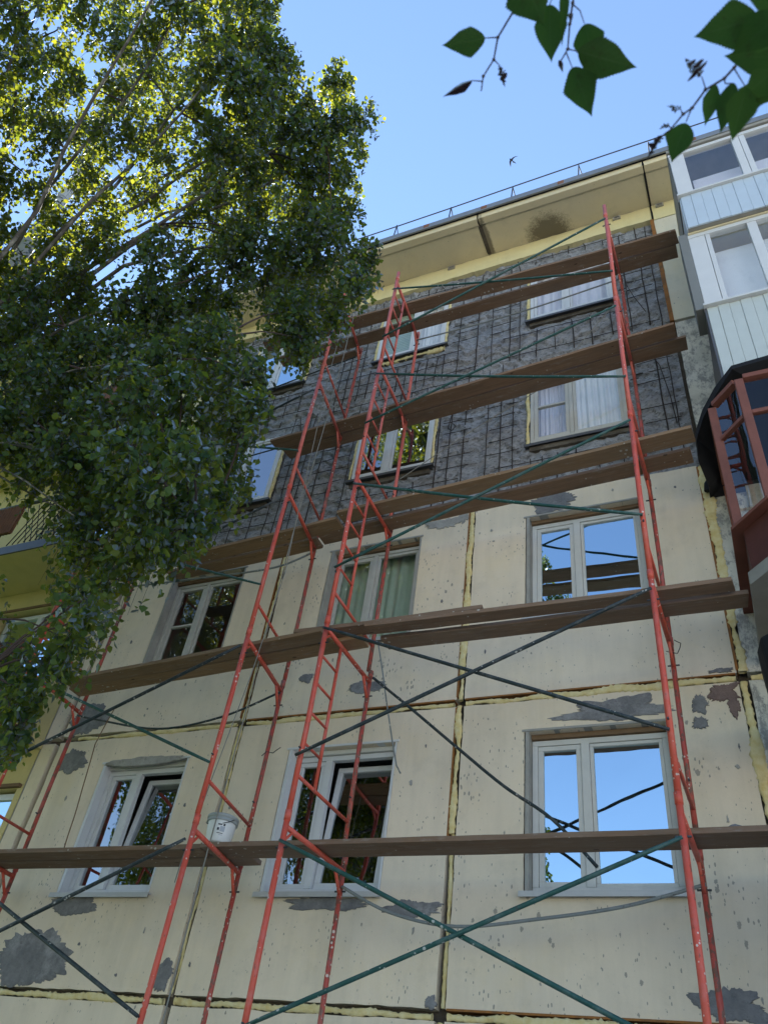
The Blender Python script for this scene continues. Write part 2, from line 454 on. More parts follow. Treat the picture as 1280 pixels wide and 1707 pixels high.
def vein_leaf():
    m_ = leaf_mat('near_birch_leaf', (.022,.05,.014), (.032,.066,.018), (.055,.125,.018), (.085,.17,.025), .6)
    t = m_.node_tree; n = NT.__new__(NT); n.m = m_; n.t = t; n.n = t.nodes; n.l = t.links; n._c = None
    uv = n.n.new('ShaderNodeUVMap'); sp = n.n.new('ShaderNodeSeparateXYZ'); n.l.new(uv.outputs[0], sp.inputs[0])
    au = n.math('ABSOLUTE', n.math('SUBTRACT', n.math('MULTIPLY', sp.outputs[0], 2.0), 1.0))
    rib = n.math('LESS_THAN', au, .045)
    sv = n.math('PINGPONG', n.math('SUBTRACT', n.math('MULTIPLY', sp.outputs[1], 9.0), n.math('MULTIPLY', au, 2.6)), .5)
    side = n.math('LESS_THAN', sv, .06)
    v = n.math('MAXIMUM', rib, n.math('MULTIPLY', side, .7))
    bl = n.ramp(n.noise(90, 5, .7), [(.56,0.),(.68,1.)])
    for nm, vc in (('Diffuse BSDF', (.09,.15,.05)), ('Translucent BSDF', (.06,.12,.02))):
        nd = t.nodes[nm]; old = nd.inputs[0].links[0].from_socket
        c = n.mix(n.math('MULTIPLY', v, .7), old, vc)
        c = n.mix(n.math('MULTIPLY', bl, .5), c, (.05,.05,.015))
        n.l.new(c, nd.inputs[0])
    return m_
M['leaf_near'] = vein_leaf()
M['leaf_dry'] = leaf_mat('withered_leaf', (.035,.02,.022), (.05,.028,.02), (.04,.02,.02), (.06,.03,.02), .3)
n = NT('twig_bark'); M['twig'] = n.col(n.mix(n.noise(30,4), (.045,.03,.03), (.09,.065,.055))).set(.8, 0, .2)
n = NT('birch_bark')
w = n.noise(3, 5, .6, sc=(1,1,5))
c = n.mix(n.ramp(w, [(.52,0.),(.62,1.)]), (.62,.60,.56), (.045,.04,.04))
c = n.mix(n.ramp(n.noise(1.2,4), [(.5,0.),(.75,.7)]), c, (.32,.30,.28))
M['bark'] = n.col(c).set(.8, 0, .2, n.bump(w, .4, .01))
n = NT('bounce_yard_and_lawn')
sx = n.n.new('ShaderNodeSeparateXYZ'); n.l.new(n.co(), sx.inputs[0])
gm = n.ramp(n.math('ADD', n.math('MULTIPLY', sx.outputs[0], -.1), n.math('MULTIPLY', n.noise(.35, 6, .65), .7)), [(.66,0.),(.70,1.)])   # unseen dark lawn, put in to cut the bounce on the left wall
c = n.mix(gm, n.mix(n.noise(12,5), (.44,.41,.36), (.56,.53,.47)), n.mix(n.noise(9,5), (.045,.085,.02), (.09,.13,.035)))
M['ground'] = n.col(c).set(.95, 0, .1, n.bump(n.noise(25,5), .6, .03))

# ------------------------------------------------------------ the setting
gr = MB()
N = 24
for i in range(N+1):
    for j in range(N+1):
        x = -600 + 1200*i/N; y = -600 + 1200*j/N
        gr.v.append((x, y, -.02))
for i in range(N):
    for j in range(N):
        a = i*(N+1)+j
        gr.f.append((a, a+N+1, a+N+2, a+1))
tag(gr.build('ground', M['ground']), 'unseen yard, pale to bounce light, with dark lawn added at left', 'ground', kind='structure')

# ---------------------------------------------------------- the building
H = [0.25, 2.95, 5.65, 8.35, 11.05, 13.75]       # floor joints
bld = tag(empty('apartment_building'), 'cream concrete panel apartment block with its upper facade stripped to grey', 'building')

def grid_panel(name, x0, x1, z0, z1, mat, parent, opening=None, step=.1, y0=0.0, thick=.26, jit=.005, disp=None, edge_jit=None, und=.0025):
    def lines(a, b, cuts):
        pts = [a] + [c for c in cuts if a < c < b] + [b]
        out = []
        for p, q in zip(pts, pts[1:]):
            k = max(1, int(round((q-p)/step)))
            out += [p + (q-p)*i/k for i in range(k)]
        return out + [b]
    ox0, ox1, oz0, oz1 = opening if opening else (9e9,)*4
    xs = lines(x0, x1, [ox0, ox1]); zs = lines(z0, z1, [oz0, oz1])
    nx, nz = len(xs), len(zs)
    mb = MB()
    ej = edge_jit if edge_jit is not None else jit
    for i, x in enumerate(xs):
        for j, z in enumerate(zs):
            px, pz = x, z
            bd = i in (0, nx-1) or j in (0, nz-1)
            inop = opening and (ox0-1e-6 <= x <= ox1+1e-6) and (oz0-1e-6 <= z <= oz1+1e-6)
            if bd:
                nv = noise.noise((x*7.3, z*7.3, 1.7))*.7 + noise.noise((x*21, z*21, 4.1))*.5
                if i in (0, nx-1) and j not in (0, nz-1): px += ej*nv*1.6
                elif j in (0, nz-1) and i not in (0, nx-1): pz += ej*nv*1.6
            elif inop:
                nv = noise.noise((x*11, z*11, 8.2))
                if abs(x-ox0) < 1e-6 or abs(x-ox1) < 1e-6: px += jit*nv
                if abs(z-oz0) < 1e-6 or abs(z-oz1) < 1e-6: pz += jit*nv
            y = y0 + und*noise.noise((x*1.7, z*1.7, 3.3))
            if disp: y += disp(x, z)
            mb.v.append((px, y, pz))
    for i in range(nx-1):
        for j in range(nz-1):
            if opening:
                cx = (xs[i]+xs[i+1])/2; cz = (zs[j]+zs[j+1])/2
                if ox0 < cx < ox1 and oz0 < cz < oz1: continue
            a = i*nz+j
            mb.f.append((a, a+nz, a+nz+1, a+1))
    # side walls along every open edge
    edges = {}
    for f in mb.f:
        for a, b in zip(f, f[1:]+f[:1]):
            edges[(a, b)] = 1
    back = {}
    for (a, b) in list(edges):
        if (b, a) not in edges:
            for q in (a, b):
                if q not in back:
                    back[q] = len(mb.v); p = mb.v[q]; mb.v.append((p[0], y0+thick, p[2]))
            mb.f.append((b, a, back[a], back[b]))
    return mb.build(name, mat, parent)

GAP = .042
JX = [-5.20, -2.56, 0.0, 2.615]                  # vertical joints
BAY = {'C': (JX[0], JX[1]), 'B': (JX[1], JX[2]), 'A': (JX[2], JX[3])}
WX = {'A': (.655, 1.945), 'B': (-1.87, -.635), 'C': (-4.34, -3.14)}

def opening(bay, fl):
    z = H[fl-1]
    return (*WX[bay], z+.865, z+2.33)

panels = {}
for fl in (1, 2, 3):
    for b in 'ABC':
        x0, x1 = BAY[b]
        mt = M['wall_chip'] if (b, fl) in (('B',3),('A',2)) else M['wall']
        panels[b, fl] = grid_panel('wall_panel', x0+GAP, x1-GAP, H[fl-1]+GAP, H[fl]-(GAP if fl < 3 else .03), mt, bld, opening(b, fl), edge_jit=.008)

# upper two storeys: facing layer hacked away, aggregate and rebar exposed
def rough(x, z):
    cell = math.floor(x/.27 + .35*noise.noise((x*.8, z*1.1, 0)))
    ofs = noise.cell((cell*1.37, 3.1, math.floor(z/.9)))*3
    t = z*4.3 + ofs + 1.5*noise.noise((x*2.3, z*1.3, 5.5)) + .25*noise.noise((x*9, z*6, 2.5))
    s = t - math.floor(t)
    saw = (1-s) if s > .12 else s/.12*(.88)
    d = -.046*saw
    d += .024*noise.noise((x*5, z*7, 9.1)) + .018*noise.noise((x*13, z*18, 1.1)) + .009*noise.noise((x*38, z*38, 6.1))
    d += .018*max(0, 1-abs(x-round(x/2.59)*2.59)/.07)
    return d
for fl in (4, 5):
    for b in 'ABC':
        x0, x1 = BAY[b]
        z1 = H[fl] if fl == 4 else 13.80
        panels[b, fl] = grid_panel('stripped_panel', x0+.001, x1-.001, H[fl-1]-(.05 if fl==4 else 0)+.001, z1-.001, M['stripped'], bld, opening(b, fl),
                                   step=.028, y0=.09, thick=.2, jit=.012, disp=rough, edge_jit=0.0)

# rods of the reinforcement mesh standing proud of the hacked surface
rr = random.Random(21)
def rod(panel, pts, r):
    MB().tube(pts, r, 5).build('rebar', M['rebar'], panel, smooth=True)
for fl in (4, 5):
    za, zb = H[fl-1]-.02, (H[fl] if fl == 4 else 13.72)
    for b in 'ABC':
        x0, x1 = BAY[b]; o = opening(b, fl); P = panels[b, fl]
        x = x0 + .13
        while x < x1-.06:
            xx = x + rr.uniform(-.02, .02)
            segs = [(za, zb)]
            if o[0]-.05 < xx < o[1]+.05:
                segs = [(za, o[2]-rr.uniform(.12,.2)), (o[3]+.1, zb)]
            for s0, s1 in segs:
                if s1-s0 < .15: continue
                a = s0 + rr.uniform(.0,.12); e = s1 - rr.uniform(0,.12)
                lean = rr.uniform(-.02,.02); yb = rr.uniform(.018,.036)
                k = max(2, int((e-a)/.22))
                pts = [(xx+lean*i/k+rr.uniform(-.006,.006), yb+rr.uniform(-.008,.014), a+(e-a)*i/k) for i in range(k+1)]
                if rr.random() < .25: pts[-1] = (pts[-1][0]+rr.uniform(-.05,.05), yb-.03, pts[-1][2])
                rod(P, pts, rr.choice((.0065,.0075,.009)))
            x += rr.choice((.17,.25,.25,.27,.13))
        z = za + .17
        while z < zb-.05:
            zz = z + rr.uniform(-.015,.015)
            spans = [(x0+.05, x1-.05)]
            if o[2]-.06 < zz < o[3]+.06: spans = [(x0+.05, o[0]-.08), (o[1]+.08, x1-.05)]
            for s0, s1 in spans:
                if rr.random() < .12: continue
                a = s0+rr.uniform(0,.2)*(s1-s0); e = s1-rr.uniform(0,.2)*(s1-s0)
                k = max(2, int((e-a)/.3))
                yb = rr.uniform(.026,.046)
                rod(P, [(a+(e-a)*i/k, yb+rr.uniform(-.006,.01), zz+rr.uniform(-.008,.008)) for i in range(k+1)], .0052)
            z += rr.uniform(.19,.27)
# a few loose bent rods by the right edge
rod(panels['A',4], [(2.15,.02,10.9),(2.25,-.02,10.6),(2.38,.0,10.2),(2.44,.02,9.6),(2.46,.03,9.1)], .006)
rod(panels['A',5], [(2.1,.02,12.9),(2.12,.0,12.2),(2.2,-.03,11.8),(2.32,-.02,11.4)], .006)
rod(panels['B',4], [(-.36,.03,10.6),(-.40,-.02,10.1),(-.42,-.04,9.85),(-.36,-.05,9.78),(-.31,-.04,9.86),(-.36,-.02,9.95)], .007)

# wall left of the scaffold bays, behind the balconies, and the strip to the right
for fl in (1, 2, 3, 4, 5):
    z1 = H[fl]-GAP if fl < 5 else 14.2
    grid_panel('wall_panel', -5.44+.0, JX[0]-GAP, H[fl-1]+GAP, z1, M['wall'] if fl < 4 else M['wall_yellow'], bld, None)
    grid_panel('wall_panel', -12.0, -5.47, H[fl-1]+.005, H[fl]-.005 if fl < 5 else 14.2, M['wall_ochre'] if fl in (2,3,4) else M['wall_yellow'], bld,
               (-7.45, -6.05, H[fl-1]+.8, H[fl-1]+2.24) if fl > 2 else ((-6.2, -5.56, H[fl-1]+.15, H[fl-1]+2.1) if fl == 2 else None), step=.2)
    B('corner_cover_strip', M['cement_pale'], bld, -5.47, -5.43, .01, .2, H[fl-1]+.005, H[fl]-.005 if fl < 5 else 14.19)
    mt = M['strip_paint'] if fl == 5 else M['peeled']
    grid_panel('wall_panel', JX[3]+GAP, 6.6, H[fl-1]+(GAP if fl < 5 else .02), z1 if fl < 5 else 13.74, mt, bld,
               (3.6, 5.2, H[fl-1]+.4, H[fl-1]+2.3), step=.12, edge_jit=.008)
# yellow band under the cornice
grid_panel('cornice_band', JX[0], 2.64, 13.802, 14.2, M['wall_yellow'], bld, None, step=.05, jit=.02, edge_jit=.014, y0=.0)
grid_panel('cornice_band', 2.66, 6.6, 13.76, 14.2, M['wall_yellow'], bld, None, step=.1)
# shell, floors and inner walls
B('back_wall', M['wall'], bld, -12, 9.0, 10.9, 11.2, 0, 14.3)
B('end_wall', M['wall'], bld, 8.7, 9.0, .3, 10.9, 0, 14.3)
B('end_wall', M['wall'], bld, -12.3, -12.0, .0, 11.2, 0, 14.3)
grid_panel('wall_panel', 6.62, 9.0, .25, 14.2, M['wall'], bld, None, step=.3)
for i in range(6):
    B('floor_slab', M['interior'], bld, -11.99, 8.69, .285, 10.89, H[i]-.11, H[i]+.09)
B('inner_wall', M['interior'], bld, -11.98, 8.68, 3.6, 3.7, .4, 14.2)
for x in (JX[1], JX[2], JX[3], JX[0]):
    B('partition', M['interior'], bld, x-.05, x+.05, .29, 3.59, .4, 14.2)
B('plinth', M['cement'], bld, -12.0, 9.0, -.05, .3, -.2, .22)
# joint backing in the open panel joints
for x in JX:
    B('joint_backing', M['gap'], bld, x-.075, x+.075, .10, .2, .25, 8.3)
for i, z in enumerate((H[1], H[2])):
    for k, (xa, xb) in enumerate(((-5.43, JX[0]-.075), (JX[0]+.075, JX[1]-.075), (JX[1]+.075, JX[2]-.075), (JX[2]+.075, JX[3]-.075), (JX[3]+.075, 6.6))):
        B('joint_backing', M['gap'], bld, xa, xb, .102, .198, z-.07, z+.07)
B('joint_backing', M['gap'], bld, JX[3]-.03, JX[3]+.10, .16, .24, 8.31, 13.8)

def foam(p0, p1, r0=.028, y=.012, seed=0, off=.022, flat=.75):
    r0 *= 1.18
    p0, p1 = Vector(p0), Vector(p1); L = (p1-p0).length; k = int(L/.022); d = (p1-p0)/L
    side = Vector((0,1,0)).cross(d)
    mb = MB(); n = 9
    for i in range(k+1):
        p = p0 + d*(L*i/k)
        w = noise.noise((p.x*4+seed, p.z*4, seed)); w2 = noise.noise((p.x*15+seed, p.z*15, 2+seed))
        w3 = noise.noise((p.x*33+seed, p.z*33, 5+seed)); w4 = noise.noise((p.x*1.3+seed, p.z*1.3, 11+seed)); r = r0*max(.18, .95 + .5*w + .3*w2 + .35*w3 + .55*w4); ce = p + side*(off*noise.noise((p.x*3, p.z*3, 7+seed))) + Vector((0, y+.008*w2, 0))
        for j in range(n):
            an = 2*math.pi*j/n
            rr_ = r*(1+.45*noise.noise((p.x*42+j*2.1, p.z*30, seed+j)))
            q = ce + side*math.cos(an)*rr_ + Vector((0,1,0))*math.sin(an)*rr_*flat; q.y = max(q.y, -.012+.008*w3); mb.v.append(tuple(q))
    for i in range(k):
        for j in range(n):
            j2 = (j+1) % n
            mb.f.append((i*n+j, i*n+j2, (i+1)*n+j2, (i+1)*n+j))
    mb.f.append(tuple(range(n))); mb.f.append(tuple(k*n+j for j in reversed(range(n))))
    return mb.build('joint_foam', M['foam'], bld, smooth=True)
foam((0,0,4.35),(0,0,5.62), .027, .008, 1); foam((.012,0,3.0),(.008,0,4.35), .016, .03, 2)
foam((0,0,5.68),(0,0,8.26), .030, .004, 3)
foam((-2.56,0,3.0),(-2.56,0,5.0), .015, .03, 4); foam((-2.555,0,5.0),(-2.56,0,5.62), .026, .012, 5); foam((-2.56,0,5.68),(-2.56,0,8.25), .026, .01, 6)
foam((2.615,0,3.0),(2.615,0,5.60), .032, .004, 7); foam((2.63,0,5.70),(2.63,0,8.3), .040, .0, 8)
foam((2.615,0,.3),(2.615,0,2.9), .03, .004, 18); foam((0,0,.3),(0,0,2.9), .026, .01, 19)
for a, b_, z, s, r_ in ((-4.9,-2.62,H[2],9,.020),(-2.5,-.06,H[2],10,.022),(.06,2.56,H[2],11,.027),(2.68,4.5,H[2],12,.03),
                     (-5.1,-2.62,H[1],13,.024),(-2.5,-.06,H[1],14,.028),(.06,2.56,H[1],15,.026),(2.68,4.5,H[1],16,.03)):
    foam((a,0,z-.012),(b_,0,z-.012), r_, .008, s)
# orange mastic left on the panel edges
for x, z0, z1, w_ in ((0,5.72,8.3,.018),(0,4.3,5.6,.014),(2.615,5.72,8.3,.02),(2.615,8.4,11.0,.0),(-2.56,5.72,8.2,.008)):
    if w_:
        B('mastic_strip', M['mastic'], bld, x-GAP-.004, x-GAP+w_, -.004, .1, z0, z1)
B('mastic_strip', M['mastic'], bld, 2.60, 2.655, -.006, .12, 11.07, 13.78)
for xa, xb, z in ((.05,2.56,H[2]), (-2.5,-.06,H[2]), (.05,2.56,H[1])):
    B('mastic_strip', M['mastic'], bld, xa, xb, -.003, .1, z+GAP-.012, z+GAP+.004)

# cement patches smeared on the panels
def patch(panel, cx, cz, w, h, mat, seed, y=-.004, rag=.35, rect=False):
    mb = MB(); k = 44 if max(w, h) < .1 else 150; pr = []
    for i in range(k):
        a = 2*math.pi*i/k
        ca, sa = math.cos(a), math.sin(a)
        if rect:
            mx = max(abs(ca), abs(sa)); ca, sa = ca/mx, sa/mx
        r = 1 + rag*(noise.noise((ca*1.6+seed*3, sa*1.6, seed)) + .45*noise.noise((ca*6+seed, sa*6, seed*2)) + .22*noise.noise((ca*14, sa*14, seed)) + (.10*noise.noise((ca*30, sa*30, seed)) if k > 100 else 0))
        pr.append((cx+ca*w/2*r, cz+sa*h/2*r))
    mb.v = [(x, y-.003*noise.noise((x*5,z*5,1)), z) for x, z in pr] + [(cx+(x-cx)*.9, y-.006, cz+(z-cz)*.9) for x, z in pr] + [(x, .02, z) for x, z in pr]
    for i in range(k):
        j = (i+1) % k
        mb.f += [(i, j, k+j, k+i), (2*k+i, 2*k+j, j, i)]
    mb.v.append((cx, y-.007, cz)); c_ = len(mb.v)-1
    for i in range(k): mb.f.append((k+i, k+(i+1) % k, c_))
    return mb.build('cement_patch', mat, panel, smooth=False)
patch(panels['C',2], -4.35, 3.24, .95, .46, M['cement'], 1, rag=.4)
patch(panels['C',2], -4.02, 3.74, .62, .19, M['cement'], 2)
patch(panels['C',2], -2.70, 3.14, .19, .27, M['cement'], 3)
patch(panels['B',2], -1.12, 3.76, .80, .12, M['cement'], 4, rag=.4)
patch(panels['B',2], -.30, 3.72, .46, .14, M['cement'], 5, rag=.5)
patch(panels['B',3], -1.08, 5.95, .46, .15, M['cement'], 6, rag=.4)
patch(panels['A',2], 1.50, 5.43, .98, .20, M['cement'], 7, rag=.5)
patch(panels['A',2], 2.22, 5.42, .15, .15, M['cement'], 8, rag=.6)
patch(panels['A',2], 2.20, 5.24, .12, .13, M['cement'], 9, rag=.6)
patch(panels['A',3], .98, 8.17, .52, .30, M['cement'], 10, rag=.45)
patch(panels['A',2], 2.15, 3.11, .46, .19, M['cement'], 11, rag=.5)
patch(panels['B',2], -.08, 3.03, .09, .10, M['cement'], 12)
patch(panels['C',2], -3.78, 5.28, 1.1, .11, M['cement_pale'], 13, y=-.012, rag=.3)
patch(panels['C',3], -4.86, 5.90, .55, .42, M['cement'], 14, rag=.35)
patch(panels['C',2], -4.86, 5.34, .40, .30, M['cement'], 15, rag=.4)
patch(panels['B',3], -.38, 8.14, .40, .16, M['cement_pale'], 16, rag=.7)
patch(panels['B',3], -.66, 8.24, .25, .12, M['cement'], 17, rag=.7)
patch(panels['A',2], 2.44, 5.52, .24, .14, M['cement_brown'], 18, rag=.5, rect=True)
patch(panels['A',2], 2.50, 5.38, .11, .20, M['cement_brown'], 28, rag=.5)
patch(panels['A',2], 2.36, 2.995+.03, .3, .07, M['cement'], 19, rag=.4)
patch(panels['B',3], -.12, 8.2, .14, .22, M['cement_pale'], 20, rag=.6)
patch(panels['A',3], 2.45, 5.73, .2, .05, M['cement'], 21, rag=.6)
patch(panels['B',3], -1.84, 6.15, .16, .12, M['cement'], 22, rag=.5)

for i in range(60):
    r_ = random.Random(900+i); b = r_.choice('ABC'); fl = r_.choice((2,2,3)); x0, x1 = BAY[b]; o = opening(b, fl)
    x = r_.uniform(x0+.12, x1-.12); z = r_.uniform(H[fl-1]+.1, H[fl]-.1)
    if o[0]-.12 < x < o[1]+.12 and o[2]-.15 < z < o[3]+.15: continue
    patch(panels[b, fl], x, z, r_.uniform(.012,.035), r_.uniform(.02,.06), M['cement'] if r_.random() < .6 else M['cement_pale'], 40+i*.37, y=-.001, rag=.7)
# ---------------------------------------------------------------- windows
def ring(mb, x0, x1, z0, z1, y0, y1, w, wb=None, wt=None):
    wb = wb or w; wt = wt or w
    mb.box(x0, x1, y0, y1, z0, z0+wb); mb.box(x0, x1, y0, y1, z1-wt, z1)
    mb.box(x0, x0+w, y0, y1, z0+wb, z1-wt); mb.box(x1-w, x1, y0, y1, z0+wb, z1-wt)
    return mb
def pane(parent, x0, x1, z0, z1, y, mat):
    mb = MB(); mb.v = [(x0-.004,y,z0-.004),(x1+.004,y,z0-.004),(x1+.004,y,z1+.004),(x0-.004,y,z1+.004)]; mb.f = [(0,1,2,3)]
    return mb.build('pane', mat, parent)
def curtain(parent, x0, x1, z0, z1, y, mat, seed=0, amp=.02, cut=None):
    mb = MB(); k = 60
    for i in range(k+1):
        x = x0+(x1-x0)*i/k
        yy = y + amp*math.sin(i*.9+seed) + amp*.6*math.sin(i*.37+seed*2)
        mb.v += [(x, yy, z0), (x, yy, z1)]
    for i in range(k): mb.f.append((2*i, 2*i+2, 2*i+3, 2*i+1))
    return mb.build('curtain', mat, parent, smooth=True)

def window(bay, fl, style='pvc', yf=.10, mull=.46, glass='glass', open_right=0.0, muntin=False, trim=None, sill='sill', sill_out=.05, label=None, top_gap=.05):
    x0, x1, z0, z1 = opening(bay, fl)
    fm = M['pvc'] if style == 'pvc' else M['old_wood']
    if trim == 'dusty': fm = M['pvc_dirty']
    w = .052 if style == 'pvc' else .045
    fx0, fx1, fz0, fz1 = x0+.05, x1-.025, z0+.055, z1-top_gap
    ya, yb = yf, yf+.065
    mb = MB(); ring(mb, fx0, fx1, fz0, fz1, ya, yb, w)
    mw = .075 if style == 'pvc' else .05
    mx = fx0 + (fx1-fx0)*mull
    mb.box(mx-mw/2, mx+mw/2, ya-.003, yb, fz0+w, fz1-w)
    win = mb.build('window', fm, bld, bevel=.004)
    if label: win['label'] = label
    g = M[glass]
    # left sash
    sw = .045 if style == 'pvc' else .05
    lx0, lx1, lz0, lz1 = fx0+w+.002, mx-mw/2-.002, fz0+w+.002, fz1-w-.002
    s = MB(); ring(s, lx0, lx1, lz0, lz1, ya+.012, yb-.008, sw); s.build('sash', fm, win, bevel=.004)
    if muntin:
        zm = lz0+(lz1-lz0)*(muntin if isinstance(muntin, float) else .56)
        B('muntin', fm, win, lx0+sw, lx1-sw, ya+.014, yb-.01, zm-.013, zm+.013)
    pane(win, lx0+sw, lx1-sw, lz0+sw, lz1-sw, ya+.035, g)
    # right light
    rx0, rx1 = mx+mw/2+.002, fx1-w-.002
    if open_right:
        grp = MB(); ring(grp, 0, rx1-rx0-.006, 0, lz1-lz0-.006, 0, .05, .055)
        so = grp.build('sash', fm, win, bevel=.004); so['label'] = 'tilted open right sash'
        so.location = (rx0+.003, ya+.03, lz0+.003); so.rotation_euler = (-open_right, 0, 0)
        p = MB(); p.v = [(.051,.024,.051),(rx1-rx0-.057,.024,.051),(rx1-rx0-.057,.024,lz1-lz0-.057),(.051,.024,lz1-lz0-.057)]; p.f = [(0,1,2,3)]; p = p.build('pane', g, win)
        p.location = so.location; p.rotation_euler = so.rotation_euler
    else:
        s = MB(); ring(s, rx0, rx1, lz0, lz1, ya+.014, yb-.008, sw*.7); s.build('sash', fm, win, bevel=.004)
        pane(win, rx0+sw*.7, rx1-sw*.7, lz0+sw*.7, lz1-sw*.7, ya+.037, g)
    # reveal linings and outer sill
    rv = {'brown': M['brown_trim'], 'white': M['pvc'], 'grey': M['grey_reveal'], 'dusty': M['grey_reveal']}.get(trim)
    if rv:
        B('reveal_trim', rv, win, x0+.012, x0+.047, -.006, yb, z0+.05, z1-.001)
        B('reveal_trim', rv, win, x1-.022, x1-.002, -.002, yb, z0+.05, z1-.001)
        B('reveal_trim', rv, win, x0-.02, x1+.02, -.010, yb, z1+.001, z1+.022)
        B('lintel_board', M['brown_trim'] if trim != 'white' else M['pvc_dirty'], win, x0+.05, x1-.024, ya-.03, yb, z1-top_gap+.003, z1-.002)
    sm = M[sill]
    sb = MB().box(x0-.03, x1+.035, -sill_out, yb, z0+.022, z0+.034).box(x0-.03, x1+.035, -sill_out-.003, -sill_out+.004, z0-.012, z0+.0215)
    sb.build('sill', sm, win)
    return win, (lx0, rx1, lz0, lz1, yb)

def add_room_curtain(info, mat, z_lo=0.0, x_lo=0.0, x_hi=1.0, z_hi=1.0, seed=1, off=.10):
    win, (a, b, c, d, y) = info
    curtain(win, a+(b-a)*x_lo-.05*(x_lo == 0), a+(b-a)*x_hi+.05*(x_hi == 1), c-.1+(d-c)*z_lo, c+.15+(d-c)*z_hi, y+off, mat, seed)

wA2 = window('A', 2, trim='dusty', mull=.40, label='wide double window reflecting blue sky')
wA3 = window('A', 3, trim='dusty', mull=.42, label='double window with rubbed brown reveal')
wA4 = window('A', 4, 'wood', yf=.015, mull=.44, glass='glass_old', muntin=.5, sill='sill_dark', sill_out=-.0)
add_room_curtain(wA4, M['curtain'], x_lo=.45, seed=2, off=.03); add_room_curtain(wA4, M['curtain_lilac'], x_hi=.44, seed=1, off=.14)
wA5 = window('A', 5, yf=.01, mull=.46, sill='sill_dark', sill_out=.02, glass='glass_old')
add_room_curtain(wA5, M['curtain_lilac'], seed=3)
wB2 = window('B', 2, trim='white', mull=.34, glass='glass_mid', open_right=.10, label='double window with its right sash tilted open')
wB3 = window('B', 3, 'wood', trim='grey', mull=.47, glass='glass_old', label='old painted wooden window with green curtain')
add_room_curtain(wB3, M['curtain_green'], seed=4, off=.15)
wB4 = window('B', 4, yf=.01, mull=.44, glass='glass_mid', sill='sill_dark', sill_out=.03)
wB5 = window('B', 5, yf=.01, mull=.55, sill='sill_dark', sill_out=.02, glass='glass_old')
add_room_curtain(wB5, M['curtain'], x_lo=.5, seed=5)
bl = MB()
for i in range(26):
    z = wB5[1][2]+.04+i*.048
    bl.box(wB5[1][0], wB5[1][0]+.56, wB5[1][4]+.06, wB5[1][4]+.075, z, z+.04)
bl.build('window_blind', M['curtain_green'], wB5[0])
wC2 = window('C', 2, trim='white', mull=.38, glass='glass_mid', open_right=.10, label='double window with right sash tilted open by bucket')
wC3 = window('C', 3, 'wood', trim='grey', mull=.46, glass='glass_old', muntin=.50, label='old wooden window with dark panes')
wC4 = window('C', 4, yf=.01, mull=.44, glass='glass_mid', sill='sill_dark', sill_out=.03)
wC5 = window('C', 5, yf=.01, mull=.44, sill='sill_dark', sill_out=.03)
for b in 'ABC': window(b, 1, trim='grey')
# foam squeezed round the frames of the stripped storeys
for fl in (4, 5):
    for b in 'ABC':
        x0, x1, z0, z1 = opening(b, fl)
        for s, xx in enumerate((x0+.015, x1-.006)):
            foam((xx,0,z0+.03),(xx,0,z1-.03), .024, .035, 30+fl*7+s+ord(b))
        if b == 'B' and fl == 5:
            foam((x0+.1,0,z0-.04),(x1-.02,0,z0-.04), .035, .05, 77)
        B('raw_sill_block', M['gap'], bld, x0+.03, x1-.03, .035, .2, z0-.075, z0+.0)
# side windows behind the left balconies
for fl in (3, 4, 5):
    mb = MB(); z = H[fl-1]
    ring(mb, -7.42, -6.08, z+.83, z+2.2, .10, .165, .06); mb.box(-6.78, -6.70, .098, .165, z+.89, z+2.14)
    wl = mb.build('window', M['pvc'], bld, bevel=.004)
    pane(wl, -7.36, -6.78, z+.89, z+2.14, .135, M['glass']); pane(wl, -6.70, -6.14, z+.89, z+2.14, .135, M['glass'])
    B('lintel_board', M['brown_trim'], wl, -7.5, -6.0, -.02, .09, z+2.25, z+2.29)
mb = MB(); ring(mb, -6.18, -5.58, 3.12, 5.03, .08, .15, .075)
dw = mb.build('balcony_door', M['pvc'], bld, bevel=.004)
pane(dw, -6.105, -5.655, 3.195, 4.955, .11, M['glass'])
B('lintel_board', M['brown_trim'], dw, -6.25, -5.5, -.05, .07, 5.06, 5.1)
for fl in (1,2,3,4,5):
    z = H[fl-1]
    mb = MB(); ring(mb, 3.62, 5.18, z+.42, z+2.28, .12, .18, .06); mb.box(4.36, 4.44, .118, .18, z+.48, z+2.22)
    wl = mb.build('window', M['pvc'], bld, bevel=.004)
    pane(wl, 3.68, 4.36, z+.48, z+2.22, .15, M['glass']); pane(wl, 4.44, 5.12, z+.48, z+2.22, .15, M['glass'])

# ------------------------------------------------- cornice, flashing, railing
ZS = 14.205
def soffit_slab(x0, x1):
    mb = MB().box(x0, x1, -.70, .3, ZS, ZS+.12)
    mb.box(x0, x1, -.70, -.58, ZS-.022, ZS-.001)
    mb.box(x0, x1, -.555, -.545, ZS-.008, ZS-.001)
    return mb.build('cornice_slab', M['soffit'], bld, bevel=.008)
for a, b_ in ((-12, -7.83), (-7.81, -5.21), (-5.19, -2.57), (-2.55, -.015), (.015, 2.64), (2.66, 5.3), (5.32, 9.0)):
    soffit_slab(a, b_)
B('soffit_joint', M['gap'], bld, -.03, .035, -.56, -.02, ZS-.006, ZS+.02)
B('soffit_joint', M['black_felt'], bld, 2.635, 2.665, -.72, .0, ZS-.012, ZS+.02)
B('soffit_joint', M['black_felt'], bld, 2.632, 2.652, -.012, .05, 13.80, ZS-.013)
